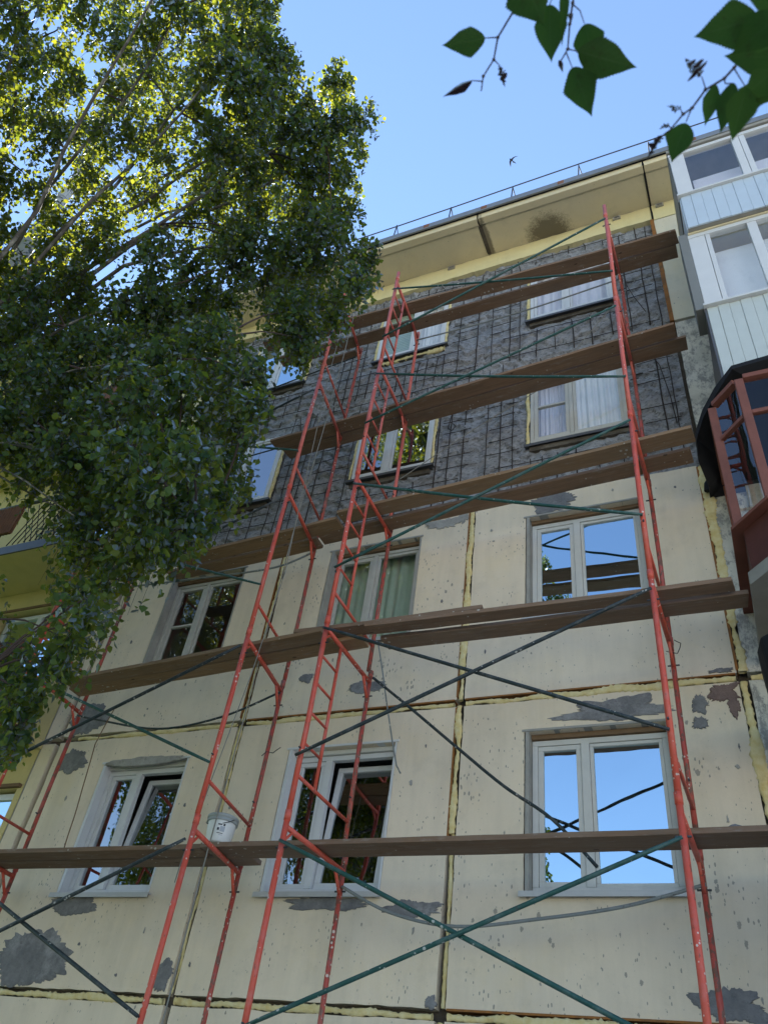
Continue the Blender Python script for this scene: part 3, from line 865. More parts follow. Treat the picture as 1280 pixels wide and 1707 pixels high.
for x in (-3.3, -.68, 2.12, 2.78):
    vb = MB(); ring(vb, x-.06, x+.06, 14.09, 14.17, -.03, .0, .018)
    v = vb.build('vent', M['cement_pale'], bld); B('vent_hole', M['gap'], v, x-.042, x+.042, -.006, -.002, 14.108, 14.152)
fl_ = MB()
fl_.box(-12, 9, -.745, -.735, ZS+.10, ZS+.27); fl_.box(-12, 9, -.735, 11, ZS+.26, ZS+.27); fl_.box(-12, 9, -.765, -.746, ZS+.095, ZS+.12)
fl_.build('roof_flashing', M['flashing'], bld)
B('roof', M['flashing'], bld, -12, 9, -.60, 11.2, ZS+.122, ZS+.255)
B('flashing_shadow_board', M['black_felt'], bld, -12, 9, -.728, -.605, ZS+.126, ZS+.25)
rail = MB().tube([(-12,-.5,15.30),(-5,-.5,15.29),(-1.6,-.5,15.29),(-.6,-.5,15.31),(.6,-.5,15.35),(1.7,-.5,15.38),(4,-.5,15.40),(9,-.5,15.38)], .011, 6).build('roof_railing', M['rail'], bld, smooth=True)
for x in (-8.3,-6.2,-4.1,-2.7,-1.65,-.6,.53,1.67,2.8,3.9,5.0,6.1):
    MB().tube([(x,-.5,15.33),(x-.05,-.5,ZS+.26)], .012, 5).tube([(x,-.5,15.32),(x+.11,-.4,ZS+.26)], .010, 5).build('railing_post', M['rail'], rail)
MB().tube([(-12,-.48,14.66),(0,-.5,14.62),(9,-.48,14.64)], .005, 5).build('railing_wire', M['rail'], rail)
for x in (-.9, .12, 1.40, -2.6, 3.4):
    B('bracket', M['rust'], bld, x-.05, x+.05, -.750, -.7455, ZS+.15, ZS+.262)

# ---------------------------------------------------- balconies on the right
b5 = empty('balcony', parent=bld); b5['label'] = 'topmost balcony with pale blue siding and white glazing'
yF = -1.37
B('balcony_slab', M['slab'], b5, 2.98, 6.4, yF+.02, -.002, 10.90, 11.02)
x = 2.985
k = 0
while x < 6.3:
    B('siding_board', M['siding_blue'], b5, x, x+.118, yF-.004*(k % 2), yF+.018, 10.90, 11.65, bevel=.003)
    x += .12; k += 1
for i in range(9):
    B('siding_board', M['siding_blue'], b5, 2.968, 2.984, yF+.02+i*.15, yF+.167+i*.15, 10.90, 11.65, bevel=.003)
B('ledge', M['pvc'], b5, 2.95, 6.4, yF-.04, yF+.06, 11.652, 11.685, bevel=.004)
for a, b_ in ((2.97, 3.15), (3.74, 3.83), (3.835, 3.90), (4.5, 4.6), (5.2, 5.35), (5.9, 6.0)):
    B('window_post', M['pvc'], b5, a, b_, yF, yF+.07, 11.687, 12.78, bevel=.005)
B('window_rail', M['pvc'], b5, 2.96, 6.4, yF-.006, yF+.076, 12.782, 12.85, bevel=.004)
for a, b_ in ((3.15,3.74),(3.90,4.5),(4.6,5.2),(5.35,5.9)):
    pane(b5, a, b_, 11.69, 12.778, yF+.03, M['glass_clear'])
B('side_post', M['grey_trim'], b5, 2.955, 2.968, yF+.08, -.02, 11.70, 12.9)
B('balcony_roof', M['slab'], b5, 2.95, 6.4, yF-.03, -.72, 12.87, 12.93)
B('balcony_roof', M['soffit'], b5, 2.95, 6.4, -.715, -.002, 12.87, 12.95)

b4 = empty('balcony', parent=bld); b4['label'] = 'middle balcony with pale ribbed siding and white glazing'
yF = -1.28
B('balcony_slab', M['slab'], b4, 2.98, 6.4, yF+.03, -.002, 8.20, 8.34)
x = 2.97; k = 0
while x < 6.3:
    B('siding_board', M['siding'], b4, x, x+.108, yF-.006*(k % 2), yF+.018, 7.98, 9.35, bevel=.004)
    x += .11; k += 1
B('side_panel', M['sill_dark'], b4, 2.945, 2.966, yF, -.01, 7.98, 9.35)
B('ledge', M['pvc'], b4, 2.94, 6.4, yF-.05, yF+.05, 9.352, 9.385, bevel=.004)
B('corner_trim', M['grey_trim'], b4, 2.862, 2.958, yF+.0, yF+.35, 9.36, 10.93, bevel=.004)
for a, b_ in ((2.96, 3.14), (3.145, 3.195), (3.60, 3.70), (4.3, 4.4), (5.0, 5.15), (5.8, 5.9)):
    B('window_post', M['pvc'], b4, a, b_, yF, yF+.07, 9.387, 10.80, bevel=.005)
B('window_rail', M['pvc'], b4, 2.96, 6.4, yF-.004, yF+.072, 10.802, 10.87, bevel=.004)
B('ceiling_board', M['soffit'], b4, 2.97, 6.4, yF-.02, -.002, 10.872, 10.897)
for a, b_ in ((3.195,3.60),(3.70,4.3),(4.4,5.0),(5.15,5.8)):
    pane(b4, a, b_, 9.39, 10.80, yF+.03, M['glass_clear'])
B('curtain', M['curtain'], b4, 3.2, 6.2, yF+.25, yF+.26, 9.4, 10.75)  # curtain made bright white to imitate clouds mirrored in the panes
B('curtain', M['curtain_lilac'], b5, 3.2, 6.2, -1.12, -1.11, 11.7, 12.45)  # lilac sheet imitates mirrored clouds, ending below the darker top band

b3 = empty('balcony', parent=bld); b3['label'] = 'lower balcony with red wooden glazing and black felt roof'
p_side = (2.80, -.02); p1 = (2.80, -1.20); p2 = (3.06, -1.48); p3 = (6.3, -1.48)
def post(px, py, z0, z1, w=.075, nm='window_post', mt=None):
    B(nm, mt or M['red_wood'], b3, px-w/2, px+w/2, py-w/2, py+w/2, z0, z1, bevel=.006)
ZSILL, ZT = 6.335, 7.83
for (px, py) in (p1, p2, (3.75,-1.48), (4.5,-1.48), (5.3,-1.48)):
    post(px, py, ZSILL+.001, ZT)
post(2.82, -.10, ZSILL+.001, ZT, .06)
def beam(a, b_, z, r, nm, mt):
    a = Vector((*a, z)); b_ = Vector((*b_, z)); d = (b_-a).normalized(); s = Vector((-d.y, d.x, 0))
    mb = MB(); v = []
    for p in (a, b_):
        for sy, sz in ((-1,-1),(1,-1),(1,1),(-1,1)):
            v.append(tuple(p + s*r[0]*sy + Vector((0,0,r[1]*sz))))
    mb.v = v; mb.f = [(0,1,2,3),(7,6,5,4),(0,4,5,1),(1,5,6,2),(2,6,7,3),(3,7,4,0)]
    return mb.build(nm, mt, b3, bevel=.004)
d12 = (Vector(p2)-Vector(p1)).normalized()
q1 = Vector(p1)+d12*.04; q2 = Vector(p2)-d12*.04
for a, b_ in (((2.82,-.14),(2.80,-1.16)), (tuple(q1), tuple(q2)), ((3.10,-1.48),(3.71,-1.48)), ((3.79,-1.48),(4.46,-1.48)), ((4.54,-1.48),(5.26,-1.48))):
    beam(a, b_, 7.38, (.022,.022), 'transom', M['red_wood'])
    beam(a, b_, ZT+.03, (.035,.028), 'window_rail', M['red_wood'])
    mb = MB(); A_ = Vector((*a,0)); B_ = Vector((*b_,0))
    mb.v = [(A_.x,A_.y,ZSILL+.02),(B_.x,B_.y,ZSILL+.02),(B_.x,B_.y,ZT),(A_.x,A_.y,ZT)]; mb.f = [(0,1,2,3)]
    mb.build('pane', M['glass_thin'], b3)
def offs(o): return [(2.78-o, -.003), (2.78-o*.9, -1.21-o*.3), (3.05-o*.3, -1.50-o), (6.35, -1.50-o), (6.35, -.003)]
MB().prism(list(offs(.05)), ZSILL-.035, ZSILL-.001).build('ledge', M['red_wood'], b3, bevel=.004)
MB().prism(list(offs(-.05)), 5.86, ZSILL-.037).build('parapet_board', M['dark_red_wood'], b3, bevel=.004)
MB().prism(list(offs(-.01)), 5.74, 5.858).build('balcony_slab', M['slab'], b3)
B('parapet_post', M['red_wood'], b3, 3.22, 3.34, -1.50, -1.456, 5.88, 6.29, bevel=.005)
B('inner_panel', M['cement_pale'], b3, 3.0, 6.2, -.06, -.03, 5.88, 7.85)
# black felt roof, drooping at its edge
rp = [(2.65,-.004),(2.655,-.22),(2.60,-.55),(2.62,-.82),(2.72,-1.08),(2.86,-1.32),(3.03,-1.53),(3.4,-1.56),(6.35,-1.56),(6.35,-.004)]
mb = MB(); k = len(rp); cx_, cy_ = 4.2, -.6
zr = [7.90,7.86,7.93,7.98,8.0,8.01,8.02,8.02,8.02,8.0]
mb.v = [(x,y,z) for (x,y),z in zip(rp,zr)] + [(x,y,z-(.10 if i<6 else .05)) for i,((x,y),z) in enumerate(zip(rp,zr))] + [(cx_+(x-cx_)*.94, cy_+(y-cy_)*.94, 7.965) for x,y in rp] + [(cx_+(x-cx_)*.9, cy_+(y-cy_)*.9, 7.905) for x,y in rp]
for i in range(k):
    j = (i+1) % k
    mb.f += [(k+i,k+j,j,i), (i,j,2*k+j,2*k+i), (3*k+i,3*k+j,k+j,k+i)]
mb.f += [tuple(range(2*k,3*k)), tuple(reversed(range(3*k,4*k)))]
mb.build('felt_roof', M['black_felt'], b3)
MB().tube([(2.69,-.05,8.05),(2.66,-.07,7.95),(2.63,-.06,7.86)], [.03,.045,.03], 7).build('felt_flap', M['black_felt'], b3)

b2 = empty('balcony', parent=bld); b2['label'] = 'lowest balcony of which only a black felt roof corner shows'
rp = [(2.74,-.9),(2.73,-1.2),(2.76,-1.36),(2.86,-1.44),(3.1,-1.46),(6.3,-1.46),(6.3,-.003),(2.95,-.003),(2.9,-.5)]
mb = MB(); k = len(rp)
mb.v = [(x,y,5.16) for x,y in rp]+[(x+.02,y,4.78) for x,y in rp]
mb.f = [tuple(range(k)), tuple(reversed(range(k,2*k)))] + [(k+i,k+(i+1)%k,(i+1)%k,i) for i in range(k)]
mb.build('felt_roof', M['black_felt'], b2, bevel=.03)
B('balcony_slab', M['slab'], b2, 2.95, 6.3, -1.3, -.004, 2.85, 2.97)
B('parapet_board', M['dark_red_wood'], b2, 2.95, 6.3, -1.33, -1.303, 2.85, 3.95)

# --------------------------------------------------- balconies on the left
def left_balcony(z, label, sheet_x1, lattice):
    b = empty('balcony', parent=bld); b['label'] = label
    B('balcony_slab', M['wall_ochre'], b, -9.5, -5.44, -.86, -.003, z-.10, z-.001)
    B('slab_edge', M['sill_dark'], b, -9.5, -5.43, -.885, -.863, z-.10, z+.05)
    x = -9.4; i = 0
    while x < sheet_x1-.03:
        MB().tube([(x,-.88,z+.34),(x,-.88,z+.90)], .03, 6).build('corrugation', M['corrugated'], b)
        x += .06
    B('balcony_sheet', M['corrugated'], b, -9.45, sheet_x1, -.876, -.86, z+.34, z+.9)
    MB().tube([(-9.5,-.88,z+.92),(-5.36,-.88,z+.92)], .028, 8).tube([(-5.40,-.88,z+.92),(-5.40,-.02,z+.92)], .024, 8).build('handrail', M['sill_dark'], b, smooth=True)
    for xx in (-9.4,-8.3,-7.2,-6.3,-5.42):
        MB().tube([(xx,-.85,z+.05),(xx,-.85,z+.9)], .015, 6).build('baluster', M['lattice'], b)
    if lattice:
        mb = MB(); x = -6.9
        while x < -5.5:
            mb.tube([(x,-.87,z+.08),(x+.35,-.87,z+.86)], .008, 4); mb.tube([(x+.35,-.862,z+.08),(x,-.862,z+.86)], .008, 4); x += .11
        mb.build('lattice', M['lattice'], b)
    return b
left_balcony(5.65, 'left balcony with brown corrugated sheet and dark handrail', -5.46, False)
left_balcony(8.35, 'left balcony with diamond lattice beside brown sheet', -6.95, True)
left_balcony(11.05, 'topmost left balcony hidden behind birch leaves', -5.46, False)
left_balcony(2.95, 'lowest left balcony with brown corrugated sheet', -5.9, False)

# -------------------------------------------------------------- scaffolding
ZL = [-.02, 1.95, 3.93, 5.79, 7.77, 9.77, 11.72]       # tops of the lifts
YF, YB = -1.365, -.375
scR = tag(empty('scaffold', (.6,-.9,0)), 'red frame scaffold with green cross braces at the right, reaching the cornice', 'scaffold')
scL = tag(empty('scaffold', (-3.2,-.9,0)), 'red frame scaffold at the left, partly hidden by birch leaves', 'scaffold')
def lift(sc, xf, xb, k, ladder, mt, mtb, top_extra=0.0, rr=RND):
    z0, z1 = ZL[k], ZL[k+1]
    zb = z1 - .027
    fr = MB().tube([(xf,YF,zb),(xb,YB,zb)], .022, 8)
    fr.tube([(xb+(xf-xb)*.16,YB-.16,zb),(xb,YB,zb-.20)], .015, 6)
    fr.tube([(xf+(xb-xf)*.12,YF+.12,zb),(xf,YF,zb-.12)], .012, 6)
    frame = fr.build('frame', mt, sc, smooth=True)
    j = lambda: rr.uniform(-.006,.006)
    for (x, y, r, m_) in ((xf,YF,.0242,mt),(xb,YB,.0225,mtb)):
        ze = z1 + .10 + (top_extra if y == YF else top_extra*.1)
        mb = MB().tube([(x+j(),y+j(),z0+.105),(x+j(),y+j(),(z0+z1)/2),(x,y,ze)], r, 10)
        mb.tube([(x,y,z1+.02),(x,y,z1+.10)], r+.004, 10)
        mb.build('post', m_, frame, smooth=True)
        MB().tube([(x-.05,y-.0,z1-.19),(x+.05,y,z1-.19)], .008, 6).tube([(x,y-.045,z0+.62),(x,y+.02,z0+.62)], .008, 6).build('brace_pin', M['rail'], frame)
    zr = z0 + .40
    MB().tube([(xf,YF,zr),(xb,YB,zr)], .016, 8).build('rung', mt, frame, smooth=True)
    if ladder:
        t = .33
        xr, yr = xf+(xb-xf)*t, YF+(YB-YF)*t
        MB().tube([(xr,yr,zr+.0),(xr,yr,zb)], .0165, 8).build('ladder_rail', mt, frame, smooth=True)
        for i in range(1, 5):
            z = zr + (zb-zr)*i/5
            MB().tube([(xf,YF,z),(xr,yr,z)], .0125, 7).build('rung', mt, frame, smooth=True)
X0, X1, X2, X3 = -4.58, -1.73, -.865, 2.07
for k in range(6):
    pale = k >= 4
    mf = M['red_pale'] if pale else M['red']
    lift(scR, X2, -.80 - .025*k, k, k >= 2, mf, M['red_old'] if not pale else M['red_pale'], .12 if k == 5 else 0)
    lift(scR, X3, X3+.012, k, False, mf, M['red_old'], .22 if k == 5 else 0)
    lift(scL, X1, X1-.15, k, False, mf, M['red_old'], 0)
    if k < 5: lift(scL, X0, X0-.04, k, True, M['red'], M['red_old'], 0)
def brace(sc, a, b_, mt, r=.0165, sag=0.0, nm='brace'):
    a, b_ = Vector(a), Vector(b_)
    k = 10
    pts = [a.lerp(b_, i/k) + Vector((0,0,-sag*math.sin(math.pi*i/k))) for i in range(k+1)]
    o = MB().tube(pts, [r*.8]+[r]*(k-1)+[r*.8], 8).build(nm, mt, sc, smooth=True)
    return o
yb_ = YF-.045
G, D = M['green'], M['dark_tube']
brace(scR, (X2,yb_,5.74),(X3,yb_,4.46), D); brace(scR, (X2,yb_-.03,4.46),(X3,yb_-.03,5.66), D)
brace(scR, (X2,yb_,3.78),(X3,yb_,2.50), G); brace(scR, (X2,yb_-.03,2.53),(X3,yb_-.03,3.71), G)
brace(scR, (X2,yb_,7.62),(X3,yb_,6.47), G, sag=.02); brace(scR, (X2,yb_-.03,6.43),(X3,yb_-.03,7.67), G, .0155)
brace(scR, (X2,yb_,9.54),(X3,yb_,8.37), G, .015, sag=.03); brace(scR, (X2,yb_-.03,8.57),(X3,yb_-.03,9.60), G, .014)
brace(scR, (X2,yb_,11.45),(X3,yb_,10.37), G, .014, sag=.02); brace(scR, (X2,yb_-.03,10.27),(X3,yb_-.03,11.57), G, .015)
brace(scL, (X0,yb_,5.69),(X1,yb_,4.47), G, .015); brace(scL, (X0,yb_-.03,4.44),(X1,yb_-.03,5.64), D)
brace(scL, (X0,yb_,3.78),(X1,yb_,2.57), D); brace(scL, (X0,yb_-.03,2.54),(X1,yb_-.03,3.80), D)
brace(scL, (X0,yb_,7.6),(X1,yb_,6.40), G, .014); brace(scL, (X0,yb_-.03,6.4),(X1,yb_-.03,7.6), D, .014)
brace(scL, (X0,yb_,9.5),(X1,yb_,8.4), G, .014); brace(scL, (X0,yb_-.03,8.4),(X1,yb_-.03,9.5), D, .014)
def bent(sc, pts, mt, r, label=None):
    P = [Vector(p) for p in pts]; out = []
    for i in range(len(P)-1):
        p0 = P[max(i-1,0)]; p1 = P[i]; p2 = P[i+1]; p3 = P[min(i+2,len(P)-1)]
        for s in range(6):
            t = s/6
            out.append(.5*((2*p1)+(p2-p0)*t+(2*p0-5*p1+4*p2-p3)*t*t+(3*p1-p0-3*p2+p3)*t**3))
    out.append(P[-1])
    o = MB().tube(out, r, 7).build('brace', mt, sc, smooth=True)
    if label: o['label'] = label
    return o
yk = YB-.03
bent(scR, [(-.80,yk,3.77),(-.34,yk,3.57),(.23,yk,3.47),(.89,yk,3.53),(1.52,yk,3.62),(2.10,yk,3.77)], M['grey_tube'], .0135, 'sagging grey tube bent below the bottom windows')
bent(scR, [(-.80,yk,5.79),(-.38,yk,5.43),(.14,yk,4.97),(.59,yk,4.58),(1.0,yk,4.28),(1.34,yk,3.90)], M['dark_tube'], .0145, 'dark bent brace with pale paint spots')
bent(scR, [(-.92,yk,11.6),(.07,yk,11.58),(.96,yk,11.62),(2.08,yk,11.75)], M['grey_tube'], .011)
bent(scL, [(-4.62,yk,5.72),(-4.27,yk,5.63),(-3.34,yk,5.44),(-2.54,yk,5.51),(-1.87,yk,5.74)], M['dark_tube'], .012)
bent(scL, [(-4.6,yk,7.62),(-3.53,yk,7.56),(-2.82,yk,7.52),(-2.28,yk,7.53),(-1.87,yk,7.66)], M['grey_tube'], .0125)
bent(scL, [(-4.6,yk,9.7),(-2.83,yk,9.82),(-1.88,yk,9.9)], M['dark_tube'], .011)
bent(scL, [(-3.6,yk,11.3),(-2.5,yk,11.5),(-1.88,yk,11.6)], M['dark_tube'], .011)

# ------------------------------------------------------------------- planks
def plank(a, b_, w, z, label, mt='plank', th=.042, tilt=0.0, seed=1, grp='scaffold planks'):
    a, b_ = Vector((*a, z)), Vector((*b_, z)); L = (b_-a).length
    rr = random.Random(seed); k = max(8, int(L/.12))
    mb = MB()
    for i in range(k+1):
        x = -L/2 + L*i/k
        e0 = -w/2 + .006*noise.noise((x*2.5, seed, 0)) + .003*noise.noise((x*11, seed, 3)); e1 = w/2 + .006*noise.noise((x*2.5, seed, 9))
        zz = .006*noise.noise((x*.8, seed, 5)) - .010*math.sin(math.pi*i/k)
        xo = (rr.uniform(-.012,.012) if i in (0,k) else 0)
        t_ = th*(1+.06*noise.noise((x*3, seed, 7)))
        mb.v += [(x+xo,e0,zz),(x-xo,e1,zz),(x-xo,e1,zz+t_),(x+xo,e0,zz+t_)]
    for i in range(k):
        for j in range(4):
            j2 = (j+1) % 4
            mb.f.append((4*i+j, 4*i+j2, 4*i+4+j2, 4*i+4+j))
    mb.f += [(3,2,1,0), (4*k,4*k+1,4*k+2,4*k+3)]
    o = mb.build('plank', M[mt], None, bevel=.004)
    o.location = (a+b_)/2 + Vector((0,0,.004)); o.rotation_euler = (tilt, 0, math.atan2(b_.y-a.y, b_.x-a.x))
    return tag(o, label, 'plank', grp)
z1_, z2_, z3_, z4_, z5_ = [ZL[i] for i in (2,3,4,5,6)]
plank((-1.96,-.775),(3.3,-.785), .29, z1_, 'long brown plank crossing the lowest right windows', seed=1)
plank((-6.1,-.855),(-1.99,-.80), .20, z1_, 'lower left plank carrying on past the bucket, front one', seed=2)
plank((-6.3,-.640),(-1.60,-.56), .19, z1_, 'narrow plank behind the lower left front plank', seed=3)
plank((-4.38,-.935),(-.95,-1.205), .17, z2_, 'tan plank below the old wooden left window, front one', 'plank_tan', seed=4)
plank((-4.42,-.76),(-.62,-1.02), .18, z2_, 'tan plank below the old wooden left window, rear one', 'plank_tan', seed=5)
plank((-1.30,-1.17),(.60,-1.155), .17, z2_+.048, 'short plank lying on top of the second level boards, its end near the joint', seed=6)
plank((-.52,-1.20),(2.67,-1.14), .15, z2_+.0, 'second level front plank ending by the right panel joint', seed=7)
plank((-.45,-.945),(2.76,-.925), .19, z2_, 'second level rear plank sticking out farthest right', seed=8)
plank((-1.35,-.77),(2.60,-.985), .20, z3_, 'third level front plank under the stripped wall', 'plank_tan', seed=9)
plank((-1.75,-.48),(2.55,-.70), .20, z3_, 'third level rear plank under the stripped wall', seed=10)
plank((-3.9,-.53),(-1.40,-.68), .20, z3_, 'third level left plank half hidden by leaves, front one', 'plank_tan', seed=11)
plank((-4.1,-.30),(-1.80,-.42), .19, z3_, 'third level left plank half hidden by leaves, rear one', 'plank_tan', seed=12)
plank((-2.9,-.49),(2.63,-.78), .20, z4_, 'fourth level front plank above the curtained window', seed=13)
plank((-2.8,-.29),(2.73,-.565), .19, z4_, 'fourth level rear plank above the curtained window', seed=14)
plank((-3.3,-.93),(2.88,-.80), .20, z5_, 'topmost level front plank below the cornice', seed=15)
plank((-3.2,-.585),(2.85,-.595), .19, z5_, 'topmost level rear plank below the cornice', seed=16)
plank((-2.6,-.36),(-1.95,-.37), .12, z5_, 'short board stub at the topmost left end', seed=17)

# ------------------------------------------------------ ropes, cables, bucket
def strand(name, pts, r, mt, label, cat):
    P = [Vector(p) for p in pts]; out = []
    for i in range(len(P)-1):
        for s in range(8): out.append(P[i].lerp(P[i+1], s/8) + Vector((.008*noise.noise((i+s/8, r*999, 1)), .008*noise.noise((i+s/8, 4, r*999)), 0)))
    out.append(P[-1])
    o = MB().tube(out, r, 6).build(name, mt, None, smooth=True)
    return tag(o, label, cat)
strand('rope', [(-1.72,-1.0,11.7),(-1.72,-1.0,10.9),(-1.74,-1.0,9.2),(-1.78,-1.0,8.0),(-1.79,-1.0,6.8),(-1.80,-1.0,5.8),(-1.80,-1.0,4.9),(-1.80,-1.02,3.8),(-1.80,-1.02,2.2)], .006, M['rope'], 'grey rope hanging straight down past the bucket', 'rope')
strand('rope', [(-1.66,-1.30,11.65),(-1.65,-1.3,9.75),(-1.60,-1.3,8.2),(-1.54,-1.3,6.6),(-1.62,-1.3,5.4),(-1.74,-1.3,4.4),(-1.80,-1.33,3.5)], .0045, M['rope'], 'thin rope hanging beside a red front post', 'rope')
strand('rope', [(-4.06,-.42,5.78),(-4.07,-.5,5.27),(-4.01,-.5,4.78),(-3.97,-.5,4.46),(-3.95,-.48,4.02)], .006, M['brown_trim'], 'brown rope dangling by the lower left window', 'rope')
strand('cable', [(-1.3,-.22,8.6),(.05,-.25,9.47),(.96,-.25,9.99),(1.62,-.25,10.96),(2.3,-.2,12.0)], .0055, M['rope'], 'thin pale cable slanting across the stripped wall', 'cable')
strand('cable', [(-.86,-.3,6.3),(-.72,-.3,5.77),(-.59,-.28,5.26),(-.50,-.25,4.9),(-.47,-.2,4.85)], .0075, M['grey_tube'], 'grey cable end hanging above a tilted open window', 'cable')
strand('wire', [(X1-.19,YB-.02,5.03),(X1-.12,YB-.06,5.05),(X1-.05,YB-.04,5.04),(X1+.03,YB-.05,5.09)], .004, M['cable'], 'wire twisted round a red post near the panel joint', 'wire')
strand('wire', [(X3-.03,YB-.05,5.72),(X3+.06,YB-.03,5.70),(X3+.10,YB-.06,5.78),(X3+.05,YB-.06,5.82)], .004, M['cable'], 'wire knot on the right rear post', 'wire')

bx, by, bz = -1.86, -.83, z1_+.05
bk = tag(empty('bucket', (bx,by,bz)), 'white plastic bucket with grey rim standing on the lower left plank', 'bucket')
MB().lathe([(0.0000,bz+0.0018),(0.1038,bz+0.0018),(0.1100,bz+0.0106),(0.1302,bz+0.2068),(0.1302,bz+0.2306),(0.1232,bz+0.2306),(0.1214,bz+0.2112),(0.1030,bz+0.0176),(0.0000,bz+0.0176)], bx, by, 36).build('bucket_body', M['bucket'], bk, smooth=True)
MB().lathe([(0.1298,bz+0.1804),(0.1382,bz+0.1822),(0.1399,bz+0.1954),(0.1329,bz+0.1971),(0.1338,bz+0.2112),(0.1417,bz+0.2138),(0.1426,bz+0.2358),(0.1346,bz+0.2411),(0.1241,bz+0.2376),(0.1241,bz+0.2306)], bx, by, 36).build('bucket_rim', M['bucket_rim'], bk, smooth=True)
def bucket_print(a0, a1, z0, z1, mt):
    mb = MB(); k = 8
    for i in range(k+1):
        a = a0+(a1-a0)*i/k
        for z in (z0, z1):
            z *= .88; r = .88*(.125+.023*(z/.88-.012)/.223)+.0012
            mb.v.append((bx+r*math.cos(a), by+r*math.sin(a), bz+z))
    for i in range(k): mb.f.append((2*i,2*i+2,2*i+3,2*i+1))
    mb.build('label_print', mt, bk)
ac = math.atan2(-6.765-by, 2.534-bx)
bucket_print(ac-.28, ac+.02, .155, .168, M['print']); bucket_print(ac-.30, ac-.14, .105, .130, M['print'])
bucket_print(ac-.08, ac+.26, .095, .145, M['print_grey']); bucket_print(ac+.10, ac+.24, .150, .172, M['print'])
bucket_print(ac-.26, ac+.2, .075, .082, M['print']); bucket_print(ac-.1, ac+.18, .06, .066, M['print_grey'])
hp = [(bx+.141*math.cos(t), by-.03-.08*math.sin(t), bz+.207-.062*math.sin(t)) for t in [math.pi*i/14 for i in range(15)]]
MB().tube(hp, .0035, 5).build('handle', M['rail'], bk)
# rubble left on the boards
def lump(x, y, z, s, seed, label):
    bm = bmesh.new(); bmesh.ops.create_icosphere(bm, subdivisions=2, radius=s)
    for v in bm.verts:
        v.co *= 1+.5*noise.noise(v.co*18+Vector((seed,0,0))); v.co.z = max(v.co.z*.6, -s*.25)
    me = bpy.data.meshes.new('mortar_lump'); bm.to_mesh(me); bm.free(); me.materials.append(M['cement'])
    o = bpy.data.objects.new('mortar_lump', me); COL.objects.link(o); o.location = (x,y,z+s*.25)
    tag(o, label, 'rubble')
lump(2.37,-.84,z1_+.045,.055,1,'grey mortar lump on the lowest plank at the right')
lump(2.56,-1.13,z2_+.045,.06,2,'dark mortar lump on the second level plank end')
lump(2.47,-.80,z4_+.045,.06,3,'grey mortar lump on the fourth level plank at the right')
lump(-1.86,-1.12,z2_+.045,.07,4,'grey mortar lump on the left second level plank')

# --------------------------------------------------------------------- bird
bc = Vector((-1.25, 4.86, 29.04))
br = tag(empty('bird', bc), 'small dark swift flying in the blue sky', 'bird')
def bird_v(u, v, w=0): return tuple(bc + r2*u + u2*v + fwd*w)
mb = MB().tube([bird_v(-.075,.05),bird_v(-.055,.035,0),bird_v(-.0,.0,0),bird_v(.05,-.045,0)], [.008,.024,.028,.006], 8)
mb.build('body', M['bird'], br, smooth=True)
def wing(pts):
    mb = MB(); k = len(pts)
    mb.v = [bird_v(u,v,-.006) for u,v in pts]+[bird_v(u,v,.006) for u,v in pts]
    mb.f = [tuple(range(k)), tuple(reversed(range(k,2*k)))]+[(i,(i+1)%k,k+(i+1)%k,k+i) for i in range(k)]
    mb.build('wing', M['bird'], br)
wing([(-.03,.03),(.02,.085),(.10,.125),(.21,.14),(.10,.098),(.05,.05),(.03,.0)])
wing([(-.06,.02),(-.085,-.06),(-.07,-.15),(-.035,-.245),(-.03,-.13),(-.025,-.07),(-.005,-.02)])
wing([(.03,-.03),(.10,-.055),(.145,-.12),(.085,-.085),(.04,-.08),(.02,-.05)])

